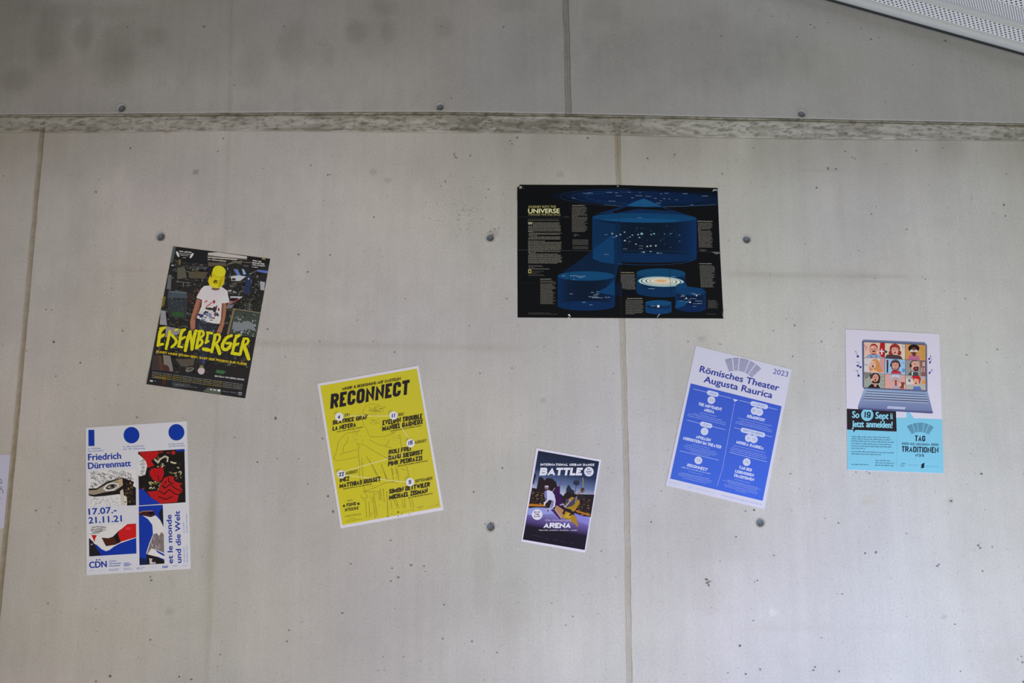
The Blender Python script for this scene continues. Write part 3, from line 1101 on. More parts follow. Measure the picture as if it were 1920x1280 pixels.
pic.poly([(1300, 502), (1420, 488), (1532, 505), (1440, 572), (1312, 572)], (172, 174, 178)).ell(1345, 548, 32, 20, (66, 52, 48))
pic.poly([(1700, 402), (1870, 420), (1850, 460), (1700, 432)], (84, 98, 152)).line([(1620, 450), (1700, 415)], 6, (110, 112, 116))
pic.poly([(1540, 470), (1605, 500), (1590, 765), (1495, 770)], (42, 50, 76))
pic.poly([(1742, 575), (1815, 590), (1805, 716), (1745, 705)], (146, 146, 146))
pic.ell(1570, 540, 12, 14, (168, 168, 166)).ell(1600, 462, 10, 8, (150, 150, 160))
pic.poly([(1290, 800), (1495, 805), (1400, 862), (1255, 935), (1305, 842)], (156, 156, 160)).poly([(1310, 826), (1420, 830), (1380, 866), (1290, 880)], (34, 28, 28))
pic.line([(1255, 915), (1425, 846)], 15, (140, 42, 46))
pic.poly([(1235, 940), (1350, 925), (1320, 975), (1240, 990)], (110, 104, 112))
pic.poly([(1262, 712), (1320, 712), (1310, 726), (1262, 730)], (170, 170, 172)).poly([(1335, 715), (1390, 745), (1340, 752)], (140, 144, 146))
for _ in range(70):
    x, y = rnd.uniform(1440, 1780), rnd.uniform(780, 990)
    pic.line([(x, y), (x + rnd.uniform(-24, 24), y + rnd.uniform(-24, 24))], 7, rnd.choice([(70, 66, 48), (88, 82, 62), (44, 44, 34), (36, 34, 30)]))
pic.poly([(1365, 1008), (1742, 1066), (1690, 1420), (1280, 1370)], (60, 64, 58))
pic.line([(1352, 985), (1255, 1380)], 30, (112, 100, 78)).line([(1345, 990), (1745, 1052)], 16, (116, 106, 84))
for _ in range(80):
    x, y = rnd.uniform(1340, 1690), rnd.uniform(1060, 1400)
    pic.ell(x, y, rnd.uniform(6, 22), rnd.uniform(4, 14), rnd.choice([(150, 154, 158), (110, 116, 114), (40, 44, 38), (62, 78, 54), (120, 122, 120)]), rnd.uniform(0, 90), 8)
pic.poly([(1340, 1180), (1450, 1200), (1560, 1170), (1640, 1210), (1680, 1330), (1560, 1290), (1400, 1330), (1320, 1290)], (112, 116, 118))
p.at(270, 595, 8)
pic.poly([(330, 130), (560, 175), (520, 250), (320, 300)], (128, 122, 124)).poly([(240, 40), (320, 30), (345, 115), (235, 105)], (138, 136, 138))
pic.poly([(200, 560), (265, 580), (320, 960), (270, 1010), (160, 700)], (78, 56, 42)).poly([(130, 560), (210, 570), (240, 800), (110, 790)], (58, 50, 48))
pic.poly([(285, 560), (395, 575), (440, 800), (380, 850), (300, 740)], (112, 106, 98)).ell(330, 775, 52, 68, (70, 46, 46), -20)
pic.poly([(470, 620), (760, 620), (740, 720), (560, 740)], (76, 70, 62))
pic.poly([(70, 780), (1560, 900), (1515, 1205), (40, 1000)], (36, 36, 38))
pic.poly([(420, 960), (700, 1000), (680, 1050), (430, 1040)], (60, 60, 60)).poly([(960, 1050), (1150, 1075), (1150, 1155), (880, 1110)], (76, 84, 72))
pic.poly([(860, 880), (1040, 700), (1560, 760), (1520, 900)], (38, 36, 35))
pic.poly([(1085, 785), (1180, 790), (1230, 815), (1190, 850), (1080, 830)], (52, 92, 54))
pic.poly([(270, 860), (320, 870), (330, 1010), (270, 1010)], (64, 36, 32))
for _ in range(46):
    x, y = rnd.uniform(480, 1400), rnd.uniform(560, 860)
    pic.line([(x, y), (x + rnd.uniform(-50, 60), y + rnd.uniform(-16, 16))], 7, rnd.choice([(80, 74, 66), (58, 58, 50), (94, 90, 84), (28, 28, 28)]))
pic.done()
man = p.part('figure_picture')
p.at(270, 595, 8)
man.poly([(785, 20), (1120, 95), (1070, 240), (990, 420), (925, 640), (905, 765), (825, 755), (850, 430), (812, 250), (765, 140)], (44, 45, 52))
for _ in range(70):
    x, y = rnd.uniform(810, 1070), rnd.uniform(60, 240)
    man.ell(x, y, rnd.uniform(3, 11), rnd.uniform(2, 7), rnd.choice([(140, 142, 148), (104, 108, 116), (26, 26, 30), (80, 84, 96)]), rnd.uniform(0, 90), 7)
man.poly([(870, 560), (925, 600), (915, 700), (870, 690)], (56, 58, 92))
man.ell(685, 780, 66, 34, (100, 96, 88), -18).ell(860, 800, 52, 54, (172, 156, 156)).ell(862, 735, 30, 22, (104, 104, 60)).ell(690, 774, 34, 15, (64, 60, 56), -18)
p.at(270, 455, 8)
skin, skin2 = (148, 98, 76), (120, 76, 60)
man.poly([(792, 838), (865, 868), (832, 1000), (772, 1150), (766, 1280), (735, 1305), (698, 1275), (690, 1180), (742, 1000)], skin)
man.poly([(840, 868), (865, 868), (832, 1000), (772, 1150), (740, 1150), (800, 1000)], skin2)
man.poly([(1170, 905), (1237, 915), (1226, 1080), (1192, 1250), (1165, 1345), (1090, 1335), (1132, 1240), (1160, 1080)], skin)
man.poly([(1170, 905), (1195, 908), (1186, 1080), (1150, 1240), (1132, 1240), (1160, 1080)], skin2)
man.line([(720, 1270), (705, 1315)], 14, skin).line([(740, 1275), (735, 1325)], 14, skin).line([(1110, 1320), (1095, 1372)], 14, skin).line([(1130, 1325), (1120, 1382)], 14, skin).line([(1150, 1325), (1145, 1375)], 13, skin)
man.poly([(985, 640), (1085, 700), (1160, 655), (1250, 720), (1280, 895), (1210, 908), (1168, 905), (1152, 1150), (1132, 1216), (1040, 1208), (960, 1190), (790, 1128), (862, 950), (872, 858), (785, 825), (850, 700), (900, 648)],
         [(186, 176, 178)] * 3 + [(206, 198, 200)] * 4 + [(198, 192, 196)] * 6 + [(208, 200, 200)] * 4)
man.poly([(785, 825), (872, 858), (880, 790), (850, 700)], (192, 182, 182)).poly([(1170, 905), (1280, 895), (1272, 820), (1180, 800)], (204, 200, 204))
man.line([(852, 700), (800, 790), (786, 822)], 8, (176, 120, 112))
for c_, lst in (((176, 96, 100), [(930, 880, 30, 14, -40), (975, 930, 40, 12, -30), (940, 960, 26, 10, -60), (1010, 900, 18, 9, 20)]),
                ((136, 44, 56), [(1050, 885, 20, 26, 10), (1120, 1000, 14, 26, 0), (1090, 960, 10, 26, 0), (1065, 1080, 12, 30, 0)]),
                ((46, 54, 92), [(850, 1085, 50, 20, 15), (905, 1060, 26, 20, -30), (1100, 1080, 26, 20, 20), (860, 1110, 30, 12, 0)]),
                ((48, 46, 50), [(985, 990, 70, 20, 8), (1060, 1000, 30, 46, 0), (940, 1040, 34, 14, 20), (1080, 1060, 30, 16, -10), (1040, 1130, 26, 10, 10), (920, 1120, 24, 8, 10), (1010, 1160, 20, 8, 0)]),
                ((150, 140, 60), [(960, 970, 26, 7, 0)]),
                ((112, 118, 140), [(970, 1080, 50, 30, 0), (890, 1150, 40, 12, 15), (1000, 1120, 30, 18, 0)])):
    for e in lst: man.ell(e[0], e[1], e[2], e[3], c_, e[4], 12)
for _ in range(34):
    man.ell(rnd.uniform(850, 1130), rnd.uniform(1020, 1190), rnd.uniform(3, 12), rnd.uniform(2, 8), rnd.choice([(60, 60, 70), (176, 172, 184), (100, 60, 64), (210, 204, 208)]), rnd.uniform(0, 90), 7)
man.ell(1075, 690, 60, 24, (110, 84, 60))
man.done()
bk = p.part('bucket_picture')
bk.poly([(1010, 470), (975, 520), (960, 575), (985, 645), (1050, 676), (1110, 680), (1165, 660), (1205, 600), (1212, 510), (1222, 430), (1040, 380)],
        [(190, 168, 28)] * 4 + [(214, 192, 36)] * 3 + [(176, 152, 24)] * 2 + [(198, 178, 30)] * 2)
bk.poly([(1130, 560), (1175, 540), (1160, 655), (1110, 672)], (168, 146, 24))
bk.ell(1130, 425, 98, 80, (216, 198, 40), 20).ell(1142, 425, 78, 66, (206, 188, 38), 20)
bk.ell(1072, 585, 34, 30, (150, 126, 28)).ell(1072, 572, 30, 14, (66, 56, 26), -20).ell(1052, 590, 10, 20, (84, 70, 24)).ell(1092, 600, 9, 10, (104, 88, 26))
bk.ell(1010, 495, 9, 28, (70, 58, 24), 10).ell(1112, 545, 40, 10, (214, 194, 44), -20)
bk.done()
p.at(270, 595, 8)
tt = p.part('title_lettering', label='brushed yellow capitals EISENBERGER')
Y = (206, 182, 30)
for w, pts in ((40, [(292, 158), (240, 205), (228, 320), (208, 425)]), (30, [(238, 165), (325, 152)]), (34, [(225, 312), (305, 252)]), (32, [(205, 412), (292, 398)]),
               (34, [(388, 195), (362, 340), (328, 478)]),
               (24, [(512, 176), (462, 192)]), (34, [(402, 248), (470, 320), (490, 360), (468, 400), (410, 448)]),
               (36, [(612, 178), (560, 215), (540, 330), (520, 440)]), (28, [(545, 335), (622, 288)]), (28, [(505, 432), (578, 446)]), (26, [(560, 190), (622, 178)]),
               (42, [(696, 205), (650, 340), (618, 505)]), (30, [(694, 215), (712, 350), (715, 480)]), (42, [(780, 190), (742, 330), (716, 486)]),
               (36, [(838, 205), (812, 330), (782, 468)]), (30, [(800, 208), (872, 198), (900, 235), (880, 280), (822, 318)]), (32, [(822, 318), (878, 345), (870, 400), (785, 465)]),
               (30, [(940, 225), (1030, 238)]), (30, [(958, 235), (948, 310), (925, 390)]), (26, [(918, 382), (972, 352)]), (44, [(886, 472), (985, 490)]),
               (38, [(1070, 250), (1045, 390), (1012, 525)]), (30, [(1050, 268), (1118, 246), (1142, 290), (1126, 345), (1072, 395)]), (44, [(1080, 395), (1115, 470), (1135, 545)]),
               (40, [(1318, 270), (1235, 300), (1180, 390), (1172, 450), (1212, 490), (1278, 462), (1308, 385)]), (30, [(1310, 384), (1228, 388)]),
               (36, [(1432, 268), (1372, 300), (1350, 420), (1322, 545)]), (30, [(1350, 425), (1422, 388)]), (38, [(1308, 535), (1440, 552)]), (28, [(1370, 278), (1440, 264)]),
               (36, [(1502, 310), (1470, 430), (1440, 562)]), (30, [(1490, 325), (1552, 312), (1572, 352), (1545, 395), (1492, 425)]), (46, [(1500, 420), (1535, 510), (1572, 628)])):
    tt.brush(pts, w * 1.22, Y)
tt.done()
sub = p.part('subtitle_lettering', label='yellow line of capitals under the title')
sub.caps('KUNST MUSS SCHÖN SEIN, SAGT DER FROSCH ZUR FLIEGE'.replace('Ö', 'O'), (184, 527), (1540, 718), 34, (190, 164, 36), .24)
sub.quads([[(552 + d, 536), (560 + d, 537), (559 + d, 545), (551 + d, 544)] for d in (0, 14)], (190, 164, 36))
sub.done()
cr = p.part('credit_lettering')
cr.caps('EIN FILM VON HERCLI BUNDI', (1062, 888), (1500, 945), 24, (196, 192, 186), .2)
g1, g2 = (134, 130, 118), (150, 130, 56)
for k in range(4):
    a, b = (128 - k * 4, 822 + k * 26), (1490 - k * 3, 1010 + k * 24)
    for j in range(9):
        cr.words(lerp(a, b, j / 9), lerp(a, b, (j + .93) / 9), 10, rnd.choice([g1, g1, g2]) if k else g1, k * 9 + j, 1, 4)
cr.words((160, 895), (330, 920), 9, g2, 77).quads([[(90, 938), (134, 944), (132, 964), (88, 958)]], (190, 190, 188)).ell(168, 952, 7, 6, (150, 150, 150))
cr.quads([[(992, 1068), (1020, 1072), (1018, 1090), (990, 1086)], [(1036, 1076), (1086, 1084), (1084, 1098), (1034, 1090)], [(1106, 1076), (1148, 1082), (1144, 1112), (1102, 1106)]], (204, 204, 202))
cr.words((1165, 1108), (1275, 1122), 9, (120, 120, 118), 5).words((1295, 1122), (1390, 1136), 9, (120, 120, 118), 6).ell(1440, 1140, 30, 26, (130, 130, 130)).ell(1440, 1142, 24, 9, (46, 46, 48))
cr.words((690, 1040), (800, 1052), 9, (110, 110, 108), 7).words((470, 1010), (600, 1020), 12, (120, 120, 118), 8)
cr.done()
aw = p.part('award_lettering')
p.at(270, 455, 8)
aw.ell(506, 170, 17, 48, (196, 190, 186), -24).ell(714, 192, 17, 46, (200, 196, 192), 34)
aw.caps('DOK LEIPZIG', (528, 138), (712, 158), 22, (190, 186, 182), .22).words((528, 164), (710, 184), 12, (170, 166, 164), 1).words((550, 190), (662, 202), 12, (170, 166, 164), 2).words((580, 226), (632, 232), 12, (150, 148, 146), 3)
W_ = (196, 194, 192)
aw.caps('PRIX DE', (1628, 276), (1760, 296), 20, W_, .26).caps('SOLEURE', (1624, 308), (1806, 330), 20, W_, .26).caps('NOMINIERT', (1620, 336), (1816, 360), 18, W_, .26).words((1616, 366), (1712, 376), 14, (170, 168, 166), 4)
aw.done()

# ---------------------------------------------------------------- exhibition poster, white with blue shapes
p = Poster('exhibition_poster', 'white exhibition poster with a blue bar, two blue discs and collaged picture panels', 'poster',
           [(160.5, 801.6), (350.2, 789.3), (357.8, 1065.9), (162.2, 1078)], inv(.575, .535, .50), (184, 181, 187))
BLUE = (18, 48, 134)
TXB = (36, 54, 132)
p.at(155, 785, 9.143)
sh = p.part('blue_bar', lv=0)
sh.poly([(98, 188), (200, 186), (203, 464), (99, 467)], BLUE).done()
sh = p.part('blue_disc', lv=0).ell(837, 279, 136, 141, BLUE, 0, 48); sh.done()
sh = p.part('blue_disc', lv=0).ell(1607, 230, 137, 141, BLUE, 0, 48); sh.done()
lt = p.part('name_lettering', label='blue round letters, name in two lines', lv=0)
lt.sans('Friedrich', (92, 712), (662, 682), 108, TXB, 5.5).sans('Dürrenmatt', (92, 858), (832, 808), 104, TXB, 5.5)
p.at(155, 940, 9.143)
lt.done()
dt = p.part('date_lettering', label='blue dates 17.07.- 21.11.21', lv=0)
dt.sans('17.07.-', (102, 228), (588, 190), 104, TXB, 5.5).sans('21.11.21', (100, 375), (676, 340), 104, TXB, 5.5)
dt.done()
lg = p.part('logo_lettering', lv=0)
lg.sans('CDN', (112, 1140), (418, 1120), 104, TXB, 6).ell(240, 1000, 13, 13, TXB).ell(288, 997, 13, 13, TXB)
for k, (t_, L_) in enumerate((('Centre', 575), ('Dürrenmatt', 660), ('Neuchâtel', 640))):
    lg.sans(t_, (455, 1040 + k * 40 - 5), (L_, 1030 + k * 40 - 5), 26, (70, 84, 146), 1.5)
lg.quads([[(706, 1052 + k * 22), (800 + (k % 2) * 40, 1046 + k * 22), (800 + (k % 2) * 40, 1058 + k * 22), (706, 1064 + k * 22)] for k in range(3)], (60, 80, 146))
for a, b, s_ in (((455, 1170), (630, 1158), 1), ((455, 1188), (610, 1178), 2), ((706, 1150), (830, 1142), 3), ((706, 1172), (850, 1162), 4), ((925, 1142), (1068, 1132), 5), ((925, 1164), (1030, 1156), 6)):
    lg.words(a, b, 13, (116, 122, 160), s_)
lg.words((110, 1190), (200, 1186), 11, (150, 152, 176), 7).words((270, 1195), (380, 1188), 9, (160, 162, 182), 8).words((1140, 1132), (1290, 1122), 8, (156, 158, 178), 9)
lg.poly([(1364, 1104), (1460, 1097), (1462, 1132), (1366, 1139)], (66, 88, 152)).line([(1366, 1120), (1460, 1113)], 7, (170, 174, 194))
lg.words((1545, 1115), (1640, 1108), 18, (140, 144, 166), 10).words((1705, 1108), (1795, 1100), 18, (150, 154, 174), 11)
lg.done()
sd = p.part('side_lettering', label='blue letters running up the right side', lv=0)
sd.sans('et le monde', (1548, 1062), (1520, 222), 84, TXB, 5).sans('und die Welt', (1692, 1052), (1662, 155), 84, TXB, 5)
for x, a, b in ((1745, 540, 350), (1795, 530, 205), (1752, 1045, 780), (1800, 1040, 755)):
    sd.words((x, a), (x - 8, b), 18, (116, 122, 160), x, .8, 2.2)
sd.done()
cp = p.part('caption_lettering', lv=0)
p.at(155, 785, 9.143)
for t_, a, b in (('Le CDN fête', (92, 524), (312, 514)), ('Das CDN feiert', (92, 568), (358, 552)), ('le 100e anniversaire', (694, 490), (1055, 470)), ('den 100. Geburtstag', (694, 530), (1066, 512)),
                 ('de Dürrenmatt', (1470, 446), (1732, 430)), ('von Dürrenmatt', (1470, 484), (1750, 466))):
    cp.sans(t_, a, b, 22, (80, 92, 150), 1.0)
cp.done()
# four picture panels, a loose collage of an eye, red shapes and a blue ground
pn1 = p.part('eye_picture', lv=0)
rnd = random.Random(9)
pn1.poly([(100, 905), (910, 868), (918, 1810 - 30), (110, 1830)][:2] + [(912, 1450), (105, 1490)], (192, 188, 190))
for _ in range(150):
    x, y = rnd.uniform(120, 815), rnd.uniform(900, 1180)
    if y > 1180 - (x - 100) * .28 and x < 700: continue
    a = rnd.uniform(-.9, .5)
    l = rnd.uniform(20, 62)
    pn1.line([(x, y), (x + l * math.cos(a), y + l * math.sin(a)), (x + l * 1.6 * math.cos(a + .6), y + l * 1.6 * math.sin(a + .6))], 6, rnd.choice([(86, 80, 82), (120, 114, 116), (60, 56, 58)]))
pn1.poly([(104, 1195), (240, 1190), (420, 1075), (680, 1005), (880, 1080), (860, 1150), (912, 1180), (914, 1480), (760, 1486), (760, 1330), (620, 1290), (380, 1320), (200, 1335), (104, 1310)], (30, 26, 26))
pn1.poly([(106, 1225), (240, 1215), (420, 1110), (600, 1040), (680, 1020), (690, 1140), (560, 1230), (360, 1262), (200, 1300), (106, 1290)], (134, 122, 100))
pn1.poly([(600, 1050), (680, 1018), (690, 1130), (620, 1190)], (164, 136, 104))
pn1.poly([(345, 1195), (420, 1115), (520, 1090), (610, 1110), (620, 1160), (520, 1230), (400, 1236)], (206, 204, 204))
pn1.poly([(385, 1190), (440, 1130), (520, 1112), (590, 1130), (590, 1160), (510, 1205), (430, 1212)], (48, 44, 44)).poly([(420, 1178), (460, 1140), (530, 1128), (585, 1148), (510, 1196)], (150, 140, 122))
pn1.ell(510, 1152, 42, 38, (66, 58, 50)).ell(514, 1150, 20, 18, (22, 20, 20))
pn1.poly([(104, 1316), (200, 1345), (390, 1330), (620, 1300), (655, 1310), (668, 1470), (108, 1490)], (190, 186, 188))
for _ in range(60):
    x, y = rnd.uniform(120, 620), rnd.uniform(1345, 1470)
    a = rnd.uniform(-1.6, 1.6)
    l = rnd.uniform(14, 44)
    pn1.line([(x, y), (x + l * math.cos(a), y + l * math.sin(a))], 5, rnd.choice([(96, 92, 94), (130, 126, 128)]))
pn1.poly([(640, 1240), (690, 1200), (735, 1480), (660, 1482)], (176, 164, 148))
for _ in range(26):
    x, y = rnd.uniform(730, 890), rnd.uniform(1090, 1440)
    pn1.ell(x, y, rnd.uniform(8, 30), rnd.uniform(6, 18), rnd.choice([(80, 66, 38), (120, 100, 56), (48, 32, 28), (60, 44, 34)]), rnd.uniform(0, 90), 9)
pn1.done()
pn2 = p.part('red_picture', lv=0)
pn2.poly([(950, 565), (1745, 515), (1765, 1430), (965, 1485)], (26, 24, 22))
RED = (160, 24, 26)
pn2.poly([(965, 572), (1290, 548), (1290, 640), (1170, 720), (1230, 800), (1110, 840), (1060, 700)], RED)
pn2.poly([(952, 600), (1010, 650), (1080, 720), (1105, 800), (1085, 900), (1070, 960), (980, 985), (955, 960)], (190, 188, 190))
for k in range(16): pn2.line([(965 + rnd.uniform(0, 60), 700 + k * 17), (1040 + rnd.uniform(0, 40), 695 + k * 17 + rnd.uniform(-14, 14))], 7, (84, 80, 80))
pn2.poly([(1600, 525), (1746, 515), (1750, 555), (1600, 560)], (24, 46, 130)).ell(1555, 580, 34, 36, (150, 30, 30)).ell(1470, 580, 40, 18, (110, 30, 28)).poly([(1290, 560), (1380, 545), (1370, 580), (1290, 600)], (120, 26, 26))
for _ in range(60):
    x, y = rnd.choice([(rnd.uniform(1180, 1440), rnd.uniform(640, 830)), (rnd.uniform(1500, 1740), rnd.uniform(720, 1040)), (rnd.uniform(1150, 1400), rnd.uniform(1060, 1200))])
    pn2.ell(x, y, rnd.uniform(12, 42), rnd.uniform(6, 16), rnd.choice([(150, 136, 96), (104, 96, 58), (176, 166, 140), (70, 64, 40), (40, 36, 28)]), rnd.uniform(-60, 60), 9)
pn2.line([(1230, 690), (1290, 750), (1330, 690), (1410, 640), (1460, 660), (1450, 740)], 26, (170, 160, 136)).line([(1505, 735), (1590, 765)], 26, (176, 164, 128))
pn2.poly([(1145, 900), (1180, 850), (1250, 840), (1280, 860), (1340, 820), (1385, 850), (1395, 940), (1360, 1040), (1290, 1085), (1200, 1040), (1150, 960)], (156, 22, 26))
pn2.line([(1290, 970), (1300, 1040), (1320, 1060)], 12, (36, 18, 18))
pn2.poly([(1400, 1010), (1480, 980), (1560, 990), (1600, 1080), (1715, 1110), (1660, 1140), (1720, 1230), (1650, 1290), (1620, 1425), (1270, 1460), (1100, 1250), (1290, 1230), (1350, 1090)], (158, 26, 26))
pn2.poly([(970, 1240), (1060, 1170), (1050, 1230), (1270, 1440), (1220, 1462), (1060, 1300)], (160, 28, 26))
for pts in ([(1350, 1150), (1420, 1180), (1500, 1120), (1600, 1200), (1700, 1240)], [(1300, 1230), (1400, 1290), (1480, 1210), (1590, 1290), (1650, 1300)], [(1470, 1010), (1480, 1080), (1560, 1110)], [(1380, 1130), (1400, 1200)],
            [(1440, 1060), (1400, 1110)], [(1300, 1330), (1420, 1380), (1540, 1330)], [(1560, 1020), (1600, 1080)]):
    pn2.line(pts, 16, (34, 18, 18))
pn2.poly([(965, 1210), (1010, 1190), (1060, 1225), (1110, 1290), (1180, 1350), (1340, 1450), (968, 1484)], (24, 48, 140))
pn2.done()
p.at(155, 940, 9.143)
pn3 = p.part('blue_cloth_picture', lv=0)
pn3.poly([(105, 420), (915, 375), (922, 890), (112, 940)], (192, 190, 192))
for k in range(14): pn3.line([(110 + rnd.uniform(0, 60), 440 + k * 9), (200 + rnd.uniform(0, 120), 430 + k * 9 + rnd.uniform(-30, 10)), (300 + rnd.uniform(0, 120), 430 + k * 6)], 6, (90, 86, 88))
pn3.poly([(110, 625), (190, 720), (240, 740), (330, 820), (400, 850), (460, 830), (530, 775), (640, 715), (918, 620), (922, 890), (112, 940)], (20, 46, 134))
pn3.poly([(108, 622), (180, 690), (250, 820), (320, 920), (112, 940)], (30, 28, 30)).poly([(130, 740), (165, 715), (170, 745)], (150, 146, 140))
pn3.poly([(150, 572), (245, 575), (212, 640), (205, 700)], (170, 26, 28))
pn3.poly([(245, 580), (325, 620), (395, 765), (530, 762), (500, 800), (400, 852), (340, 820), (270, 750), (205, 700), (215, 640)], (206, 204, 206))
pn3.poly([(325, 618), (440, 628), (520, 600), (640, 480), (625, 560), (660, 690), (560, 740), (400, 765), (360, 690)], (64, 32, 24))
pn3.poly([(520, 600), (630, 490), (660, 690), (600, 720)], (26, 22, 22))
pn3.poly([(625, 500), (768, 385), (915, 376), (918, 610), (650, 690), (605, 560)], (174, 26, 28)).ell(780, 460, 50, 26, (190, 50, 48))
pn3.done()
pn4 = p.part('falcon_picture', lv=0)
pn4.poly([(960, 80), (1372, 55), (1402, 1062), (975, 1090)], (22, 48, 136))
pn4.poly([(965, 190), (1040, 160), (1220, 170), (1240, 240), (1170, 265), (1060, 240), (965, 232)], (60, 30, 26)).ell(1175, 200, 50, 26, (18, 16, 18)).line([(970, 190), (1040, 165), (1200, 160)], 12, (150, 110, 80))
pn4.poly([(1300, 200), (1375, 90), (1386, 430), (1340, 330)], (24, 26, 40))
pn4.poly([(1030, 240), (1165, 268), (1250, 235), (1330, 320), (1388, 440), (1396, 900), (1200, 800), (1085, 900), (1140, 720), (1205, 560), (1195, 400), (1120, 300)], (190, 186, 188))
pn4.poly([(1215, 560), (1270, 540), (1310, 590), (1350, 520), (1390, 560), (1397, 880), (1210, 800), (1100, 905), (1150, 730)], (110, 98, 94))
for _ in range(40):
    x, y = rnd.uniform(1170, 1370), rnd.uniform(560, 800)
    pn4.line([(x, y), (x + rnd.uniform(-10, 10), y + rnd.uniform(20, 60))], 9, rnd.choice([(86, 74, 70), (130, 118, 114), (150, 142, 140)]))
pn4.poly([(1180, 800), (1250, 830), (1280, 870), (1400, 940), (1402, 990), (1300, 950), (1110, 905)], (200, 198, 202))
pn4.poly([(1100, 905), (1250, 940), (1400, 1010), (1402, 1062), (1080, 1082)], (28, 24, 24)).poly([(1140, 970), (1200, 980), (1260, 1060), (1150, 1075)], (170, 160, 158)).ell(1215, 1010, 30, 34, (40, 30, 30))
pn4.poly([(972, 960), (1080, 980), (1080, 1082), (975, 1089)], (24, 30, 60))
pn4.done()

# ---------------------------------------------------------------- yellow concert poster
p = Poster('concert_poster', 'yellow concert poster with white border, black slanted lettering and dot-to-dot drawing', 'poster',
           [(594.8, 719), (784.5, 685), (831.9, 955.8), (638.6, 990.4)], inv(.665, .65, .63), (200, 196, 212))
p.at(590, 680, 8)
YL = (184, 174, 48)
yp = p.part('yellow_panel')
yp.poly([(84, 345), (1532, 85), (1892, 2165), (415, 2435)], [(190, 180, 44), (186, 176, 46), (184, 172, 52), (188, 178, 40)]).done()
BK = (38, 34, 40)
dr = p.part('dot_drawing', label='thin dot-to-dot line drawing')
GR = (136, 128, 46)


def dots(pts, w=6):
    dr.line(smooth(pts, 1) if len(pts) > 2 else pts, w, GR)


dots([(720, 760), (735, 680), (800, 625), (880, 610), (960, 630), (1020, 690), (1035, 750)], 5)
rnd = random.Random(4)
for _ in range(46):
    x, y = rnd.gauss(880, 75), rnd.gauss(715, 40)
    dots([(x, y), (x + rnd.uniform(14, 50), y + rnd.uniform(-22, 16))], 6)
dots([(730, 830), (725, 930), (790, 990), (800, 1060), (840, 1110), (900, 1115)], 5)
dots([(1040, 840), (1020, 930), (980, 990)], 5)
for _ in range(16):
    x, y = rnd.gauss(900, 38), rnd.gauss(880, 30)
    dots([(x, y), (x + rnd.uniform(10, 36), y + rnd.uniform(-20, 20))], 5)
dots([(470, 1060), (560, 1040), (690, 1015)]), dots([(470, 1060), (390, 1140), (345, 1210), (340, 1290), (300, 1400), (285, 1440), (330, 1465), (420, 1460), (640, 1410)])
dots([(500, 1110), (490, 1190), (430, 1250), (430, 1340)]), dots([(640, 1215), (680, 1290), (560, 1320), (400, 1360), (380, 1390)])
dots([(640, 1215), (740, 1225), (830, 1290), (990, 1380), (1060, 1420), (1100, 1430)]), dots([(820, 1150), (930, 1215), (1060, 1250), (1160, 1280)])
dots([(840, 1110), (960, 1110), (1100, 1095), (1200, 1040)]), dots([(1100, 1150), (1110, 1200), (1060, 1245)]), dots([(1280, 1090), (1290, 1170), (1300, 1260)])
for _ in range(40):
    x, y = rnd.choice([(rnd.gauss(650, 60), rnd.gauss(1100, 45)), (rnd.gauss(1200, 70), rnd.gauss(1120, 50))])
    dots([(x, y), (x + rnd.uniform(8, 28), y + rnd.uniform(-16, 10))], 5)
p.at(600, 835, 8)
dots([(575, 60), (578, 150), (600, 300), (590, 430), (605, 520)]), dots([(625, 180), (635, 340), (645, 440), (655, 640), (690, 690)])
dots([(695, 165), (770, 270), (830, 380), (870, 460), (905, 560)], 8), dots([(720, 200), (800, 330), (845, 440)]), dots([(920, 285), (965, 400), (1000, 520)], 9), dots([(960, 380), (1020, 530)])
dots([(1070, 330), (1110, 560)]), dots([(1130, 320), (1190, 540)]), dots([(1090, 350), (1100, 440)]), dots([(1150, 350), (1180, 440)]), dots([(1300, 310), (1335, 470)]), dots([(1210, 350), (1290, 370)])
dots([(640, 690), (760, 660), (890, 600), (1000, 555), (1120, 545)]), dots([(660, 700), (780, 690), (880, 690), (920, 720)]), dots([(620, 740), (620, 790), (680, 800), (720, 760), (680, 720)])
dots([(685, 820), (700, 1080)]), dots([(735, 840), (745, 1080)]), dots([(790, 760), (830, 1080)]), dots([(805, 700), (860, 1060)]), dots([(905, 650), (920, 820)]), dots([(950, 640), (965, 850)])
dots([(1000, 690), (1020, 1060)]), dots([(1010, 840), (1018, 1050)], 9), dots([(1060, 820), (1080, 950)]), dots([(1110, 815), (1165, 950)]), dots([(1140, 810), (1190, 940)]), dots([(1230, 800), (1260, 940)])
dots([(1270, 790), (1280, 940)]), dots([(1340, 790), (1370, 930)]), dots([(1380, 800), (1410, 930)]), dots([(880, 690), (900, 820)]), dots([(740, 760), (770, 800)])
for _ in range(90):
    x, y = rnd.uniform(640, 1430), rnd.uniform(240, 1080)
    if y < 560 and x < 900 and x > 660: continue
    dots([(x, y), (x + rnd.uniform(12, 22), y - 3)], 5)
dr.done()
ln = p.part('link_lines')
LN = (206, 200, 140)
p.at(590, 680, 8)
ln.line([(430, 795), (1115, 795)], 11, LN).line([(1290, 950), (1425, 1150)], 11, LN).line([(1330, 1370), (320, 1660)], 12, LN).line([(400, 1680), (1400, 1790)], 12, LN)
ln.done()
ti = p.part('title_lettering', label='black slanted capitals RECONNECT with the line above')
ti._frame = lambda A, B, shear, up=None: Part._frame(ti, A, B, shear, (.06, -1.0))
ti.caps('RECONNECT', (234, 690), (1412, 472), 220, BK, .215, 0, .085)
ti.caps('MUSIK & BEGEGNUNG AUF CASTELEN', (416, 414), (1290, 258), 44, (70, 66, 34), .2)
ti.done()


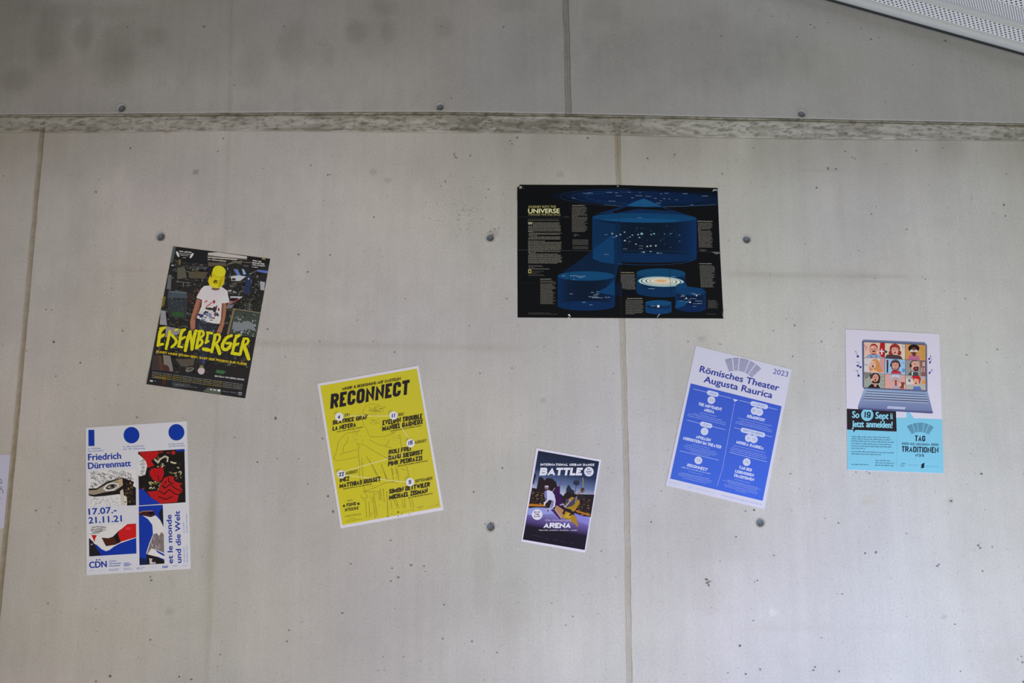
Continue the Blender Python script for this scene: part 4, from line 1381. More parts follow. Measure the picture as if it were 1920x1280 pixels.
def slanted(part):
    part._frame = lambda A, B, shear, up=None: Part._frame(part, A, B, shear, (.06, -1.0))
    return part


def act(lines, small, month):
    t_ = slanted(p.part('artist_lettering'))
    for s_, A, B, h in lines: t_.caps(s_, A, B, h, BK, .215)
    t_.words(small[0], small[1], 13, (84, 78, 36), 3, 4, 9, .6)
    if month: t_.caps(month[0], month[1], month[2], month[3], (92, 86, 40), .16)
    t_.done()


act([('BEATRICE GRAF', (272, 930), (792, 842), 66), ('LA NEFERA', (268, 1022), (618, 958), 66)], ((330, 1042), (725, 968)), ('JULI', (436, 812), (522, 796), 44))
act([('EVELINN TROUBLE', (1018, 938), (1612, 836), 74), ('MANUEL GAGNEUX', (1012, 1026), (1622, 916), 76)], ((1135, 1032), (1608, 946)), ('JULI', (1246, 802), (1334, 786), 44))
p.at(600, 835, 8)
act([('ROLI FREI', (1030, 136), (1362, 76), 68), ('DANU SIEGRIST', (1024, 224), (1540, 132), 70), ('PINK PEDRAZZI', (1020, 312), (1530, 222), 70)], ((1160, 318), (1620, 234)), None)
act([('INEZ', (296, 552), (440, 526), 66), ('MATTHIAS GUSSET', (292, 642), (906, 532), 68)], ((345, 660), (780, 582)), ('AUGUST', (386, 440), (566, 408), 48))
act([('SIMON DETTWILER', (1036, 726), (1646, 616), 70), ('MICHAEL ZISMAN', (1034, 816), (1612, 710), 72)], ((1320, 792), (1690, 724)), ('SEPTEMBER', (1424, 560), (1686, 512), 44))
p.at(590, 680, 8)
mo = slanted(p.part('artist_lettering'))
mo.caps('AUGUST', (1496, 1220), (1676, 1186), 44, (92, 86, 40), .16).done()
for num, cx_, cy_, A, B in (('4', 368, 808, (338, 842), (382, 834)), ('11', 1182, 790, (1146, 826), (1208, 814)), ('15', 1438, 1206, (1396, 1236), (1470, 1222)),
                            ('22', 398, 1672, (358, 1708), (436, 1694)), ('5', 1432, 1788, (1408, 1822), (1448, 1814))):
    bd = p.part('date_badge').ell(cx_, cy_, 63, 63, (212, 208, 220), 0, 40)
    o = bd.done()
    nm = slanted(p.part('numeral', o))
    nm.caps(num, A, B, 62, (42, 46, 96), .24).done()
    p.part('badge_tick', o).ring(cx_ - 4, cy_ - 4, 78, 78, 7, (150, 140, 46), 0, 12, 205, 255).done()
p.at(600, 835, 8)
lg = slanted(p.part('logo_lettering', label='small black two-line logo, lower left', lv=1))
lg.caps('FUND', (396, 918), (538, 896), 52, (46, 42, 34), .26).caps('STUCKE', (372, 990), (578, 958), 46, (46, 42, 34), .26)
lg.ell(440, 932, 5, 5, (46, 42, 34)).ell(462, 929, 5, 5, (46, 42, 34))
lg.poly([(340, 905), (360, 880), (378, 900), (374, 922), (342, 922)], (60, 54, 36)).poly([(556, 870), (574, 846), (598, 872), (596, 888), (558, 890)], (60, 54, 36)).line([(404, 828), (452, 812), (496, 818), (450, 830), (404, 828)], 7, (110, 102, 44))
for a, b, s_ in (((370, 1060), (610, 1018), 1), ((370, 1078), (622, 1036), 2), ((430, 1108), (540, 1092), 3), ((385, 1144), (632, 1104), 4)): lg.words(a, b, 10, (104, 96, 40), s_)
lg.ell(1172, 998, 18, 15, (120, 108, 40)).words((1205, 1000), (1410, 964), 9, (150, 138, 50), 5).words((1455, 936), (1556, 916), 16, (130, 120, 44), 6).words((1480, 955), (1530, 946), 8, (120, 110, 44), 7).words((1590, 928), (1770, 890), 7, (140, 130, 50), 8)
lg.line([(1768, 868), (1770, 882), (1756, 884)], 6, (80, 74, 40)).ell(1175, 1056, 10, 5, (80, 80, 84)).ell(1222, 1040, 9, 4, (120, 118, 124)).ell(1018, 1068, 10, 6, (60, 58, 50))
lg.done()

# ---------------------------------------------------------------- the folded space chart
p = Poster('space_chart', 'large black folded space chart with blue cylinders, creased, over the middle joint', 'poster',
           [(971.5, 347), (1345.7, 352.8), (1356.5, 596.8), (970.7, 594.8)], inv(.60, .585, .56), (15, 16, 17),
           notch=[(974.5, 346.2), (1160, 346.8), (1345.6, 352.4), (1345.4, 356), (1350, 470), (1356, 584), (1355.2, 590), (1356.6, 597), (1165, 596.2), (1068, 595.6), (1066.5, 593.4), (1064.5, 595.6), (970.7, 595), (970.2, 470), (970.2, 351), (974, 350.4)])
p.ink_strength = (.86, .84, .77)
p.at(960, 335, 4.654)
dk = p.part('blue_disc_picture')


def mixq(c, t, base=(15, 16, 18)):
    return tuple(base[i] + (c[i] - base[i]) * t for i in range(3))


dk.poly([(330, 155), (400, 120), (560, 95), (800, 82), (1100, 84), (1400, 98), (1700, 116), (1790, 122), (1794, 236), (1700, 240), (1400, 248), (1100, 248), (800, 228), (560, 204), (400, 182)], (13, 23, 40))
dk.poly([(450, 150), (540, 118), (740, 102), (1100, 102), (1450, 116), (1720, 142), (1792, 165), (1794, 226), (1500, 240), (1150, 236), (800, 212), (560, 186)], (14, 31, 64))
dk.poly([(560, 152), (640, 126), (860, 110), (1150, 110), (1420, 124), (1620, 150), (1700, 185), (1560, 214), (1250, 226), (950, 212), (680, 184)], (15, 37, 78))
for rx, ry, c_ in ((760, 78, (34, 52, 80)), (600, 62, (26, 62, 116)), (470, 50, (28, 66, 124))):
    dk.ring(1120, 168, rx if rx < 700 else 700, ry, 4, c_, 1.2, 60, 100, 262)
dk.line([(800, 226), (1000, 240), (1250, 246), (1500, 240), (1780, 226)], 5, (60, 84, 116))
dk.done()
def cylinder(part, cx, yt, rx, ry, yb, side, mid, top, floor, rim=None, n=40, tilt=0.0):
    """a glass-like drawn cylinder: walls, darker inside, floor ellipse, lid"""
    def arc(y, a0, a1, k=n):
        return [(cx + rx * math.cos(math.radians(a0 + (a1 - a0) * i / k)), y + ry * math.sin(math.radians(a0 + (a1 - a0) * i / k)) + tilt * rx * math.cos(math.radians(a0 + (a1 - a0) * i / k))) for i in range(k + 1)]
    for i in range(n):                                    # the wall in upright strips, lighter to both sides
        a, b = 180 - 180 * i / n, 180 - 180 * (i + 1) / n
        x0, x1 = cx + rx * math.cos(math.radians(a)), cx + rx * math.cos(math.radians(b))
        t0 = tilt * (x0 - cx); t1 = tilt * (x1 - cx)
        e0, e1 = abs((x0 - cx) / rx) ** 3, abs((x1 - cx) / rx) ** 3
        c0, c1 = lerp(mid, side, e0), lerp(mid, side, e1)
        part.poly([(x0, yt + t0), (x1, yt + t1), (x1, yb + t1 + ry * math.sin(math.radians(b))), (x0, yb + t0 + ry * math.sin(math.radians(a)))], [c0, c1, c1, c0])
        part.p.z -= STEP
    part.p.z += STEP
    part.poly(arc(yb, 0, 360, 56)[:-1], floor)
    part.poly(arc(yt, 0, 360, 56)[:-1], top)


cyl = p.part('cylinder_picture', label='tall blue cylinder and its light cone')
cyl.poly([(1150, 170), (1240, 205), (1360, 262), (1600, 335), (1400, 322), (900, 300), (720, 312), (900, 260), (1030, 208)], (17, 47, 92))
cyl.poly([(1150, 172), (1230, 205), (1310, 240), (1160, 246), (1000, 236), (1060, 205)], (30, 88, 146))
cyl.poly([(1000, 244), (1300, 250), (1400, 282), (1100, 262), (900, 300), (880, 286)], (17, 19, 26))
cylinder(cyl, 1156, 341, 455, 42, 690, (17, 52, 112), (15, 29, 50), (19, 68, 118), (16, 46, 90), tilt=.012)
cyl.poly([(705, 375), (893, 390), (893, 752), (820, 738), (712, 700)], (16, 50, 92))
cyl.poly([(893, 390), (960, 392), (960, 756), (893, 752)], [(16, 48, 88), (15, 34, 60), (15, 44, 84), (16, 50, 94)])
cyl.ell(1130, 360, 330, 22, (25, 86, 144), 1.2, 50).ell(1156, 341, 440, 30, (19, 70, 122), 1.6, 60).ell(1160, 362, 300, 17, (24, 84, 140), 1, 40)
cyl.ring(1156, 690, 440, 62, 3, (30, 76, 130), .7, 50, 0, 180)
cyl.poly([(886, 482), (890, 740), (895, 850), (440, 815), (620, 690)], (15, 37, 70)).poly([(886, 482), (892, 744), (780, 728), (706, 698), (706, 618)], (19, 66, 120)).poly([(892, 720), (930, 745), (900, 900), (892, 850)], (15, 42, 78))
cyl.done()
gx_ = p.part('star_field')
rnd = random.Random(2)
for x, y, r, c_ in ((1132, 480, 13, (130, 190, 204)), (1215, 487, 9, (90, 160, 170)), (1240, 480, 9, (120, 180, 190)), (1100, 487, 8, (120, 150, 180)), (1050, 492, 7, (120, 150, 170)), (1030, 508, 7, (140, 150, 160)),
                    (985, 540, 9, (150, 156, 160)), (912, 498, 8, (140, 146, 150)), (945, 487, 8, (150, 152, 150)), (875, 478, 9, (140, 146, 150)), (982, 466, 8, (140, 140, 146)), (1082, 570, 8, (140, 140, 140)), (1112, 512, 8, (120, 130, 146)),
                    (1180, 590, 9, (150, 150, 150)), (1210, 586, 9, (150, 150, 150)), (1255, 584, 9, (156, 156, 150)), (1332, 482, 8, (70, 110, 160)), (1384, 480, 8, (90, 124, 166)), (1462, 492, 9, (56, 90, 150)), (1462, 545, 8, (60, 92, 150)),
                    (1350, 412, 8, (36, 66, 90)), (1090, 432, 8, (44, 64, 130)), (1132, 430, 8, (36, 64, 110)), (1296, 540, 8, (36, 84, 120)), (1150, 640, 9, (140, 150, 170)), (1210, 634, 8, (150, 160, 180)), (1270, 648, 8, (110, 160, 200)), (1383, 598, 7, (40, 80, 130))):
    gx_.ell(x, y, r, r * .75, c_, 0, 10)
for _ in range(46):
    gx_.ell(rnd.gauss(1180, 170), rnd.gauss(500, 50), 4, 3, rnd.choice([(40, 80, 110), (50, 100, 120), (36, 60, 100), (70, 100, 130)]), 0, 6)
for a, b in ((525, 548), (545, 545)): pass
for x, y, w in ((620, 130, 60), (665, 126, 40), (825, 120, 46), (900, 124, 22), (905, 150, 50), (845, 196, 58), (1010, 118, 26), (1110, 120, 14), (1040, 168, 24), (1080, 150, 60), (1165, 155, 50), (1240, 172, 26), (1290, 133, 20), (1330, 128, 36), (1320, 175, 20), (1365, 178, 16),
                (1425, 186, 24), (1290, 194, 18), (1260, 214, 40), (1490, 132, 44), (1655, 152, 56), (1560, 230, 20), (525, 170, 26), (808, 490, 26), (880, 512, 30), (970, 614, 36), (1110, 588, 34), (1108, 610, 36), (1126, 642, 36), (1280, 650, 36), (806, 662, 38), (1100, 342, 34), (1000, 520, 16), (1016, 548, 22)):
    gx_.words((x, y), (x + w, y + 1), 5, (120, 136, 156), x, 1, 3)
gx_.done()
sm = p.part('small_cylinder_picture', label='lower left blue cylinder')
cylinder(sm, 648, 848, 250, 42, 1108, (16, 48, 100), (15, 30, 54), (19, 72, 122), (16, 46, 94))
sm.poly([(895, 880), (898, 1018), (735, 992), (820, 950)], (17, 66, 118))
sm.ell(640, 846, 225, 32, (20, 76, 128), 0, 44)
sm.poly([(900, 910), (960, 905), (960, 1026), (900, 1026)], (16, 26, 50)).poly([(960, 1020), (1440, 1040), (1440, 1000), (960, 960)], (15, 18, 28))
for x, y, w in ((438, 848, 24), (505, 848, 60), (560, 852, 80), (580, 862, 40), (535, 880, 12), (500, 1006, 30), (690, 994, 26), (738, 988, 20), (730, 1006, 30), (710, 1018, 40), (670, 1032, 84), (700, 1040, 90), (810, 1036, 46), (612, 1080, 30), (678, 1102, 26)):
    sm.words((x, y), (x + w, y + 1), 6, (126, 144, 160), x, 1, 3)
sm.done()
ga = p.part('galaxy_picture', label='cream and orange spiral galaxy in a blue cylinder')
cylinder(ga, 1300, 824, 213, 42, 992, (17, 58, 106), (15, 40, 76), (19, 72, 118), (16, 50, 94), tilt=.012)
ga.poly([(1092, 862), (1200, 872), (1400, 874), (1512, 862), (1512, 900), (1092, 900)], (14, 34, 68))
for k, (rx, ry, c_) in enumerate(((205, 46, (60, 130, 160)), (196, 42, (176, 190, 180)), (178, 38, (28, 92, 124)), (166, 35, (200, 196, 178)), (140, 30, (50, 102, 122)), (128, 28, (206, 196, 172)), (104, 23, (104, 124, 124)), (96, 21, (208, 190, 164)), (62, 15, (206, 166, 130)), (40, 10, (212, 148, 104)))):
    ga.ell(1302, 898 - k * .8, rx, ry, c_, 2, 44)
ga.words((1190, 960), (1245, 962), 6, (120, 140, 156), 1).words((1390, 856), (1430, 856), 6, (100, 130, 150), 2)
ga.poly([(1510, 900), (1530, 940), (1690, 960), (1430, 990), (1430, 930)], (18, 66, 114))
ga.done()
sc = p.part('star_cylinder_picture', label='lower right blue cylinders with stars')
cylinder(sc, 1558, 985, 134, 32, 1130, (16, 46, 96), (14, 28, 60), (17, 60, 110), (15, 40, 88), tilt=.03)
sc.poly([(1424, 1120), (1440, 1060), (1545, 1072), (1500, 1110), (1440, 1130)], (20, 74, 126))
for x, y, w in ((1480, 1018, 30), (1470, 1028, 40), (1560, 1002, 44), (1580, 1012, 60), (1500, 1052, 20), (1530, 1060, 30), (1550, 1048, 60), (1600, 1068, 60), (1580, 1092, 50), (1510, 1076, 50), (1460, 1068, 40), (1580, 1116, 30), (1620, 1090, 40)):
    sc.words((x, y), (x + w, y + 1), 6, rnd.choice([(130, 148, 160), (100, 124, 150)]), x, 1, 3)
for x, y in ((1522, 1042), (1552, 1078), (1556, 1076), (1610, 1020)): sc.ell(x, y, 7, 6, (176, 200, 210), 0, 9)
cylinder(sc, 1278, 1082, 114, 23, 1158, (18, 66, 122), (16, 52, 100), (21, 76, 128), (18, 62, 114))
sc.poly([(1172, 1108), (1386, 1110), (1368, 1126), (1190, 1124)], (15, 36, 70))
sc.ell(1277, 1112, 12, 11, (196, 216, 224)).words((1210, 1112), (1250, 1112), 6, (120, 140, 150), 4).words((1310, 1114), (1360, 1114), 6, (60, 90, 120), 5)
sc.done()
tx = p.part('title_lettering', label='pale yellow title on black', lv=0)
PY = (176, 168, 110)
p.at(965, 340, 9.143)
tx.sans('JOURNEY INTO THE', (232, 456), (706, 452), 40, (146, 138, 84), 1.2).sans('UNIVERSE', (230, 543), (772, 540), 72, (200, 194, 140), 3.6).sans('THROUGH TIME AND SPACE', (230, 584), (785, 588), 32, (130, 124, 80), 1.0)
tx.done()
bt = p.part('text_block', lv=0)
G1 = (122, 118, 104)
bt.sans('W', (226, 742), (306, 742), 46, (176, 172, 140), 3)
y = 646
bt.words((232, 650), (762, 652), 9, (96, 92, 80), 1, 2, 5).words((232, 674), (768, 676), 9, (96, 92, 80), 2, 2, 5)
rows = [(310, 768, 712), (310, 752, 732), (310, 776, 752)] + [(232, 800, 772 + 20.3 * k) for k in range(5)] + [(232, 310, 866)] + [(250, 806, 890), (236, 790, 910), (236, 400, 930)] + [(250, 780, 952)] + \
       [(232, 800, 972 + 20 * k) for k in range(2)] + [(232, 530, 1025)] + [(232, 800, 1046 + 20 * k) for k in range(9)] + [(232, 360, 1226)] + [(250, 755, 1247)] + [(232, 812, 1267 + 19.6 * k) for k in range(7)] + [(232, 740, 1384 + 19)]
for k, (a, b, yy) in enumerate(rows): bt.words((a, yy), (b + rnd.uniform(-20, 14), yy + 2), 10.5, G1, k, 2, 5, .5)
for k in range(25):
    if k == 9: bt.words((982, 440 + 17.6 * k), (1080, 440 + 17.6 * k), 8, G1, k)
    else: bt.words((982, 440 + 17.6 * k), (1225 + rnd.uniform(-26, 28), 441 + 17.6 * k), 8.5, (110, 106, 98), k, 2, 5, .5)
bt.words((984, 416), (1200, 416), 11, (150, 146, 130), 61, 2, 5)
for k in range(3): bt.words((1016, 912 + 16 * k), (1016 + (72, 104, 40)[k], 912 + 16 * k), 8, (100, 96, 90), k)
for k in range(10):
    if k != 6: bt.words((992, 1002 + 17 * k), (1262, 1004 + 17 * k), 8, (96, 92, 86), k + 40, 2, 5, .5)
p.at(965, 465, 9.143)
for k, L_ in enumerate((465, 488, 330)): bt.words((236, 302 + 17 * k), (L_, 303 + 17 * k), 8, (104, 100, 92), k)
bt.words((236, 360), (600, 362), 9, (146, 142, 128), 4)
for k in range(5): bt.words((290 if k < 3 else 238, 398 + 19 * k), ((500, 440, 380, 490, 515)[k], 400 + 19 * k), 7, (88, 86, 80), k)
bt.quads([[(234, 368), (283, 368), (283, 430), (234, 430)]], (178, 166, 84)).quads([[(246, 378), (272, 378), (272, 420), (246, 420)]], (14, 14, 16))
bt.words((440, 536), (625, 536), 11, (150, 146, 130), 5)
for k in range(24): bt.words((440, 566 + 16.9 * k), (700 + rnd.uniform(-60, 18), 567 + 16.9 * k), 8.5, (112, 108, 96), k, 2, 5, .5)
bt.words((236, 1114), (610, 1118), 7, (84, 80, 74), 7).words((236, 1130), (740, 1136), 7, (84, 80, 74), 8)
p.at(1155, 465, 9.143)
bt.words((75, 422), (310, 424), 11, (156, 146, 100), 9)
for k in range(16): bt.words((75, 452 + 18 * k), (345 + rnd.uniform(-30, 2), 454 + 18 * k), 8.5, (116, 112, 106), k, 2, 5, .5)
bt.words((190, 868), (455, 868), 11, (150, 146, 130), 10)
for k in range(14): bt.words((165, 896 + 18 * k), (470 + rnd.uniform(-30, 14) if k < 13 else 320, 897 + 18 * k), 8.5, (108, 106, 98), k + 20, 2, 5, .5)
bt.words((1425, 270), (1642, 272), 11, (150, 146, 130), 11)
for k in range(23): bt.words((1432 + k, 300 + 16.8 * k), (1690 + rnd.uniform(-46, 14), 301 + 16.8 * k), 8.5, (108, 106, 98), k + 50, 2, 5, .5)
for k in range(8): bt.words((1576, 900 + 18 * k), (1740 + rnd.uniform(-30, 14), 902 + 18 * k), 7.5, (92, 90, 84), k + 80, 2, 5, .5)
bt.words((1550, 1130), (1715, 1134), 9, (74, 72, 70), 12)
p.at(1155, 340, 9.143)
bt.words((1396, 684), (1655, 690), 11, (156, 150, 130), 13)
for k in range(25):
    if k == 7: bt.words((1400, 714 + 17.3 * k), (1452, 715 + 17.3 * k), 8, G1, k)
    else: bt.words((1402 + k * .8, 714 + 17.3 * k), (1640 + rnd.uniform(-26, 26), 716 + 17.3 * k), 8.5, (112, 108, 100), k + 90, 2, 5, .5)
bt.words((1425, 1172), (1555, 1178), 8, (110, 104, 96), 14).words((1450, 1190), (1525, 1194), 8, (110, 104, 96), 15)
bt.done()
cs = p.part('crease_pattern', label='worn pale fold lines and scuffed corners')
p.at(960, 335, 4.654)
CRS = (34, 38, 46)
cs.line([(52, 332), (480, 336)], 3, (44, 46, 48)).line([(52, 620), (700, 628)], 4, (54, 56, 58)).line([(700, 628), (1600, 634)], 3, (30, 68, 112)).line([(1610, 634), (1820, 640)], 4, (48, 48, 50)).line([(52, 905), (400, 910)], 3, (32, 33, 35))
cs.line([(925, 66), (932, 290)], 4, (24, 44, 84)).line([(932, 300), (940, 620)], 3, (24, 64, 116)).line([(945, 780), (952, 1208)], 6, (30, 31, 34)).line([(500, 66), (502, 300)], 3, (28, 29, 31)).line([(1372, 760), (1398, 1205)], 3, (22, 34, 52)).line([(500, 640), (502, 1190)], 3, (26, 28, 34))
cs.poly([(62, 68), (84, 62), (90, 80), (70, 92), (60, 86)], (96, 96, 92)).ell(78, 72, 6, 6, (180, 178, 172)).ell(100, 82, 8, 4, (60, 60, 58)).line([(50, 68), (48, 190)], 4, (6, 6, 7))
cs.ell(923, 65, 7, 5, (150, 150, 148)).poly([(1745, 108), (1765, 88), (1792, 96), (1790, 106), (1768, 104)], (130, 130, 128)).ell(1758, 104, 6, 5, (160, 160, 158))
cs.poly([(1740, 636), (1816, 640), (1820, 650), (1780, 660)], (92, 90, 90)).poly([(486, 1188), (500, 1180), (508, 1192), (512, 1206), (498, 1196)], (190, 188, 182)).line([(1290, 1180), (1274, 1196), (1268, 1210)], 5, (150, 160, 166)).poly([(1836, 1150), (1846, 1140), (1840, 1205), (1832, 1190)], (60, 60, 60))
cs.line([(460, 328), (500, 338)], 4, (70, 70, 68))
cs.done()

# ---------------------------------------------------------------- small dance poster
p = Poster('dance_poster', 'small dark dance event poster with white border, purple stage and two dancers', 'poster',
           [(1005.6, 839.6), (1127.4, 861.4), (1097.6, 1035.7), (976.8, 1014.6)], inv(.77, .765, .79), (210, 206, 224))
p.at(970, 835, 11.636)
A0, A1, A2, A3 = (455, 112), (1785, 347), (1470, 2279), (120, 2049)
pic = p.part('stage_picture')


def dq(u, v):
    return lerp(lerp(A0, A1, u), lerp(A3, A2, u), v)


def rowp(v0, v1, c0, c1):
    pic.poly([dq(0, v0), dq(1, v0), dq(1, v1), dq(0, v1)], [c0, c0, c1, c1])


rowp(0, .20, (34, 40, 58), (40, 52, 82)); rowp(.20, .32, (40, 52, 82), (92, 108, 146)); rowp(.32, .46, (92, 108, 146), (186, 188, 206))
rowp(.46, .62, (44, 34, 34), (60, 44, 36)); rowp(.62, .74, (142, 146, 200), (100, 84, 146)); rowp(.74, .84, (100, 84, 146), (38, 30, 52)); rowp(.84, 1, (34, 28, 40), (30, 26, 38))
dkc = (34, 26, 36)
pic.poly([dq(0, .25), (410, 640), (360, 830), (330, 850), dq(0, .34)], dkc)
pic.poly([(470, 690), (530, 680), (600, 760), (650, 700), (760, 720), (850, 800), (870, 900), (930, 880), (930, 1040), (1000, 1100), (1060, 1020), (1150, 1000), (1280, 1060), (1680, 1070), (1600, 1560), (240, 1400), (320, 920), (420, 940)], (40, 32, 36))
pic.poly([(1070, 940), (1110, 850), (1160, 900), (1180, 950), (1240, 980), (1250, 1040), (1060, 1010)], (40, 44, 60)).poly([(1210, 830), (1240, 760), (1340, 760), (1365, 840), (1290, 880)], (46, 48, 66)).line([(1285, 860), (1262, 1030)], 14, (60, 62, 84))
pic.poly([(780, 1050), (880, 880), (930, 900), (930, 1050), (1000, 1180), (960, 1400), (850, 1300)], (56, 28, 72))
rnd = random.Random(8)
for k in range(9):
    for j in range(13):
        u, v = .02 + j * .075 + rnd.uniform(-.02, .02), .44 + k * .021 + rnd.uniform(-.006, .006)
        if .34 < u < .62: continue
        q = dq(u, v)
        if q[1] < (1010 if q[0] < 700 else 1110): continue
        pic.quads([[(q[0], q[1]), (q[0] + 46, q[1] + 8), (q[0] + 44, q[1] + 20), (q[0] - 2, q[1] + 12)]], rnd.choice([(120, 92, 52), (150, 118, 72), (92, 66, 40), (176, 150, 110), (70, 52, 40)]))
pic.poly([(262, 1268), (620, 1290), (600, 1330), (250, 1320)], (178, 112, 38)).poly([(1290, 1410), (1600, 1500), (1570, 1540), (1270, 1440)], (170, 108, 38)).poly([(250, 1325), (700, 1335), (700, 1362), (245, 1362)], (40, 34, 46))
pic.poly([(243, 1368), (420, 1348), (700, 1364), (860, 1400), (900, 1480), (300, 1520), (220, 1500)], (142, 150, 206))
pic.poly([(1230, 1470), (1440, 1540), (1575, 1600), (1550, 1740), (1300, 1620)], (128, 124, 196))
pic.poly([(720, 1390), (850, 1395), (990, 1590), (930, 1610)], (70, 34, 86)).poly([(815, 1380), (850, 1300), (1010, 1400), (1020, 1560), (960, 1590)], (166, 126, 88)).line([(820, 1395), (960, 1590)], 14, (186, 170, 176))
pic.poly([(1060, 1220), (1180, 1120), (1300, 1150), (1370, 1230), (1260, 1420), (1150, 1470), (1290, 1560), (1330, 1790), (1240, 1700), (1100, 1610), (1000, 1580), (1040, 1450)], (160, 122, 36)).poly([(1100, 1460), (1190, 1530), (1150, 1590), (1010, 1560)], (190, 154, 40))
pic.line([(1425, 700), (1440, 820), (1425, 930)], 18, (150, 140, 96)).line([(990, 690), (940, 850), (900, 900)], 10, (104, 80, 130))
pic.done()
dn1 = p.part('dancer_picture', label='dancer in pale lilac on the left')
LV, LV2 = (196, 196, 222), (122, 116, 166)
dn1.poly([(590, 1000), (680, 970), (760, 1000), (810, 1080), (835, 1200), (820, 1330), (700, 1420), (640, 1440), (720, 1330), (760, 1200), (700, 1180), (610, 1270), (585, 1250), (660, 1160), (620, 1130)], LV)
dn1.poly([(590, 1000), (640, 990), (650, 1200), (625, 1200), (585, 1100)], LV2).ell(640, 920, 46, 44, (112, 90, 110)).ell(640, 892, 44, 22, (180, 172, 190)).line([(770, 1000), (820, 920)], 18, (150, 120, 150)).poly([(760, 1200), (800, 1200), (780, 1330), (700, 1410), (730, 1330)], LV2)
dn1.line([(590, 1230), (590, 1310)], 26, LV).line([(690, 1400), (650, 1440)], 24, (70, 70, 110)).ell(640, 1420, 16, 12, (206, 150, 160))
dn1.done()
dn2 = p.part('dancer_picture', label='crouching dancer on the right')
dn2.poly([(1050, 1160), (1120, 1170), (1170, 1220), (1300, 1090), (1340, 1110), (1290, 1230), (1200, 1320), (1120, 1340), (1030, 1350), (990, 1280), (930, 1310), (920, 1280), (1000, 1240), (1080, 1300)], (70, 66, 80))
dn2.line([(1120, 1180), (1160, 1200), (1080, 1300), (1040, 1340), (1000, 1280), (930, 1300)], 22, (170, 160, 176)).line([(1290, 1110), (1270, 1250)], 18, (150, 140, 150)).ell(1425, 975, 40, 56, (66, 48, 44)).ell(1440, 1000, 20, 30, (140, 96, 60))
dn2.line([(1300, 1070), (1380, 1030)], 24, (150, 118, 84)).poly([(1330, 1060), (1440, 1090), (1520, 1140), (1400, 1180), (1300, 1110)], (44, 42, 48))
dn2.poly([(1040, 1360), (1160, 1390), (1240, 1470), (1150, 1540), (1120, 1520), (1180, 1480), (1050, 1430), (1010, 1510), (980, 1480)], (34, 32, 40))
dn2.done()
tt = p.part('title_lettering', label='white heavy slanted capitals')
WH = (214, 212, 228)
up = (.14, -.99)
tt._frame = lambda A, B, shear, up_=None: Part._frame(tt, A, B, shear, (.16, -.985))
tt.caps('INTERNATIONAL URBAN DANCE', (500, 440), (1676, 446), 52, WH, .27, 0, .16)
tt.caps('BATTLE', (478, 652), (1404, 652), 172, WH, .29, 0, .05)
tt.done()
ar = p.part('subtitle_lettering')
ar._frame = lambda A, B, shear, up_=None: Part._frame(ar, A, B, shear, (.14, -.985))
p.at(970, 935, 11.636)
ar.sans('the movement', (600, 488), (1180, 492), 56, (176, 160, 186), .8)
ar.caps('ARENA', (566, 636), (1160, 638), 118, WH, .28, 0, .06)
ar.caps('THEATER AUGUSTA RAURICA, AUGST', (464, 696), (1308, 698), 26, (190, 186, 200), .26, 0, .2)
for a, b, s_ in (((330, 800), (560, 850), 1), ((600, 870), (690, 885), 2), ((780, 900), (890, 920), 3), ((930, 930), (1070, 955), 4), ((1140, 960), (1240, 985), 5)): ar.words(a, b, 22, (54, 48, 66), s_)
ar.done()
p.at(970, 835, 11.636)
bd = p.part('date_badge').ell(1560, 570, 104, 104, (208, 206, 222), 0, 44).done()
p.part('badge_lettering', bd).caps('24.', (1520, 534), (1596, 534), 38, (44, 46, 84), .26).caps('JUNI', (1496, 590), (1616, 586), 36, (44, 46, 84), .28).caps('2023', (1516, 628), (1600, 626), 22, (90, 92, 124), .24).done()
p.at(970, 935, 11.636)
bd = p.part('date_badge', label='white disc, save the date').ell(433, 342, 116, 116, (214, 210, 228), 0, 44).done()
p.part('badge_lettering', bd).caps('SAVE', (364, 304), (492, 302), 32, (70, 50, 104), .3).caps('THE', (384, 352), (472, 350), 32, (70, 50, 104), .3).caps('DATE', (362, 400), (494, 396), 32, (70, 50, 104), .3).done()

# ---------------------------------------------------------------- programme poster, white and blue
p = Poster('programme_poster', 'tilted white poster with a large blue programme panel and fan of seat rows', 'poster',
           [(1304.6, 647.9), (1484.4, 692), (1433.2, 954.2), (1248.2, 909.6)], inv(.84, .845, .90), (204, 203, 222))
p.at(1260, 645, 8)
bp_ = p.part('blue_panel')
bp_.poly([(280, 587), (1645, 930), (1360, 2350), (-28, 2015)], [(64, 92, 196), (64, 92, 198), (66, 102, 214), (66, 102, 208)]).done()
hd = p.part('title_lettering', label='dark blue rounded lettering, two lines', lv=0)
DB = (54, 64, 150)
hd.sans('Römisches Theater', (408, 412), (1600, 702), 92, DB, 4.2).sans('Augusta Raurica', (470, 566), (1500, 812), 92, DB, 4.2).done()
yr = p.part('year_lettering', lv=0).sans('2023', (1510, 440), (1735, 490), 76, (92, 98, 164), 1.2); yr.done()


def fan(part, cx, cy, rot, r0, r1, a0, a1, rows, seg, col, w, sy=1.0):
    """rows of seats of a half-round theatre"""
    c, s = math.cos(math.radians(rot)), math.sin(math.radians(rot))
    for k in range(rows):
        r = r0 + (r1 - r0) * k / (rows - 1)
        for (b0, b1) in seg:
            pts = []
            for j in range(7):
                a = math.radians(-90 + (a0 + (a1 - a0) * (b0 + (b1 - b0) * j / 6)))
                x, y = r * math.cos(a), r * math.sin(a) * sy
                pts.append((cx + x * c - y * s, cy + x * s + y * c))
            part.line(pts, w, col)


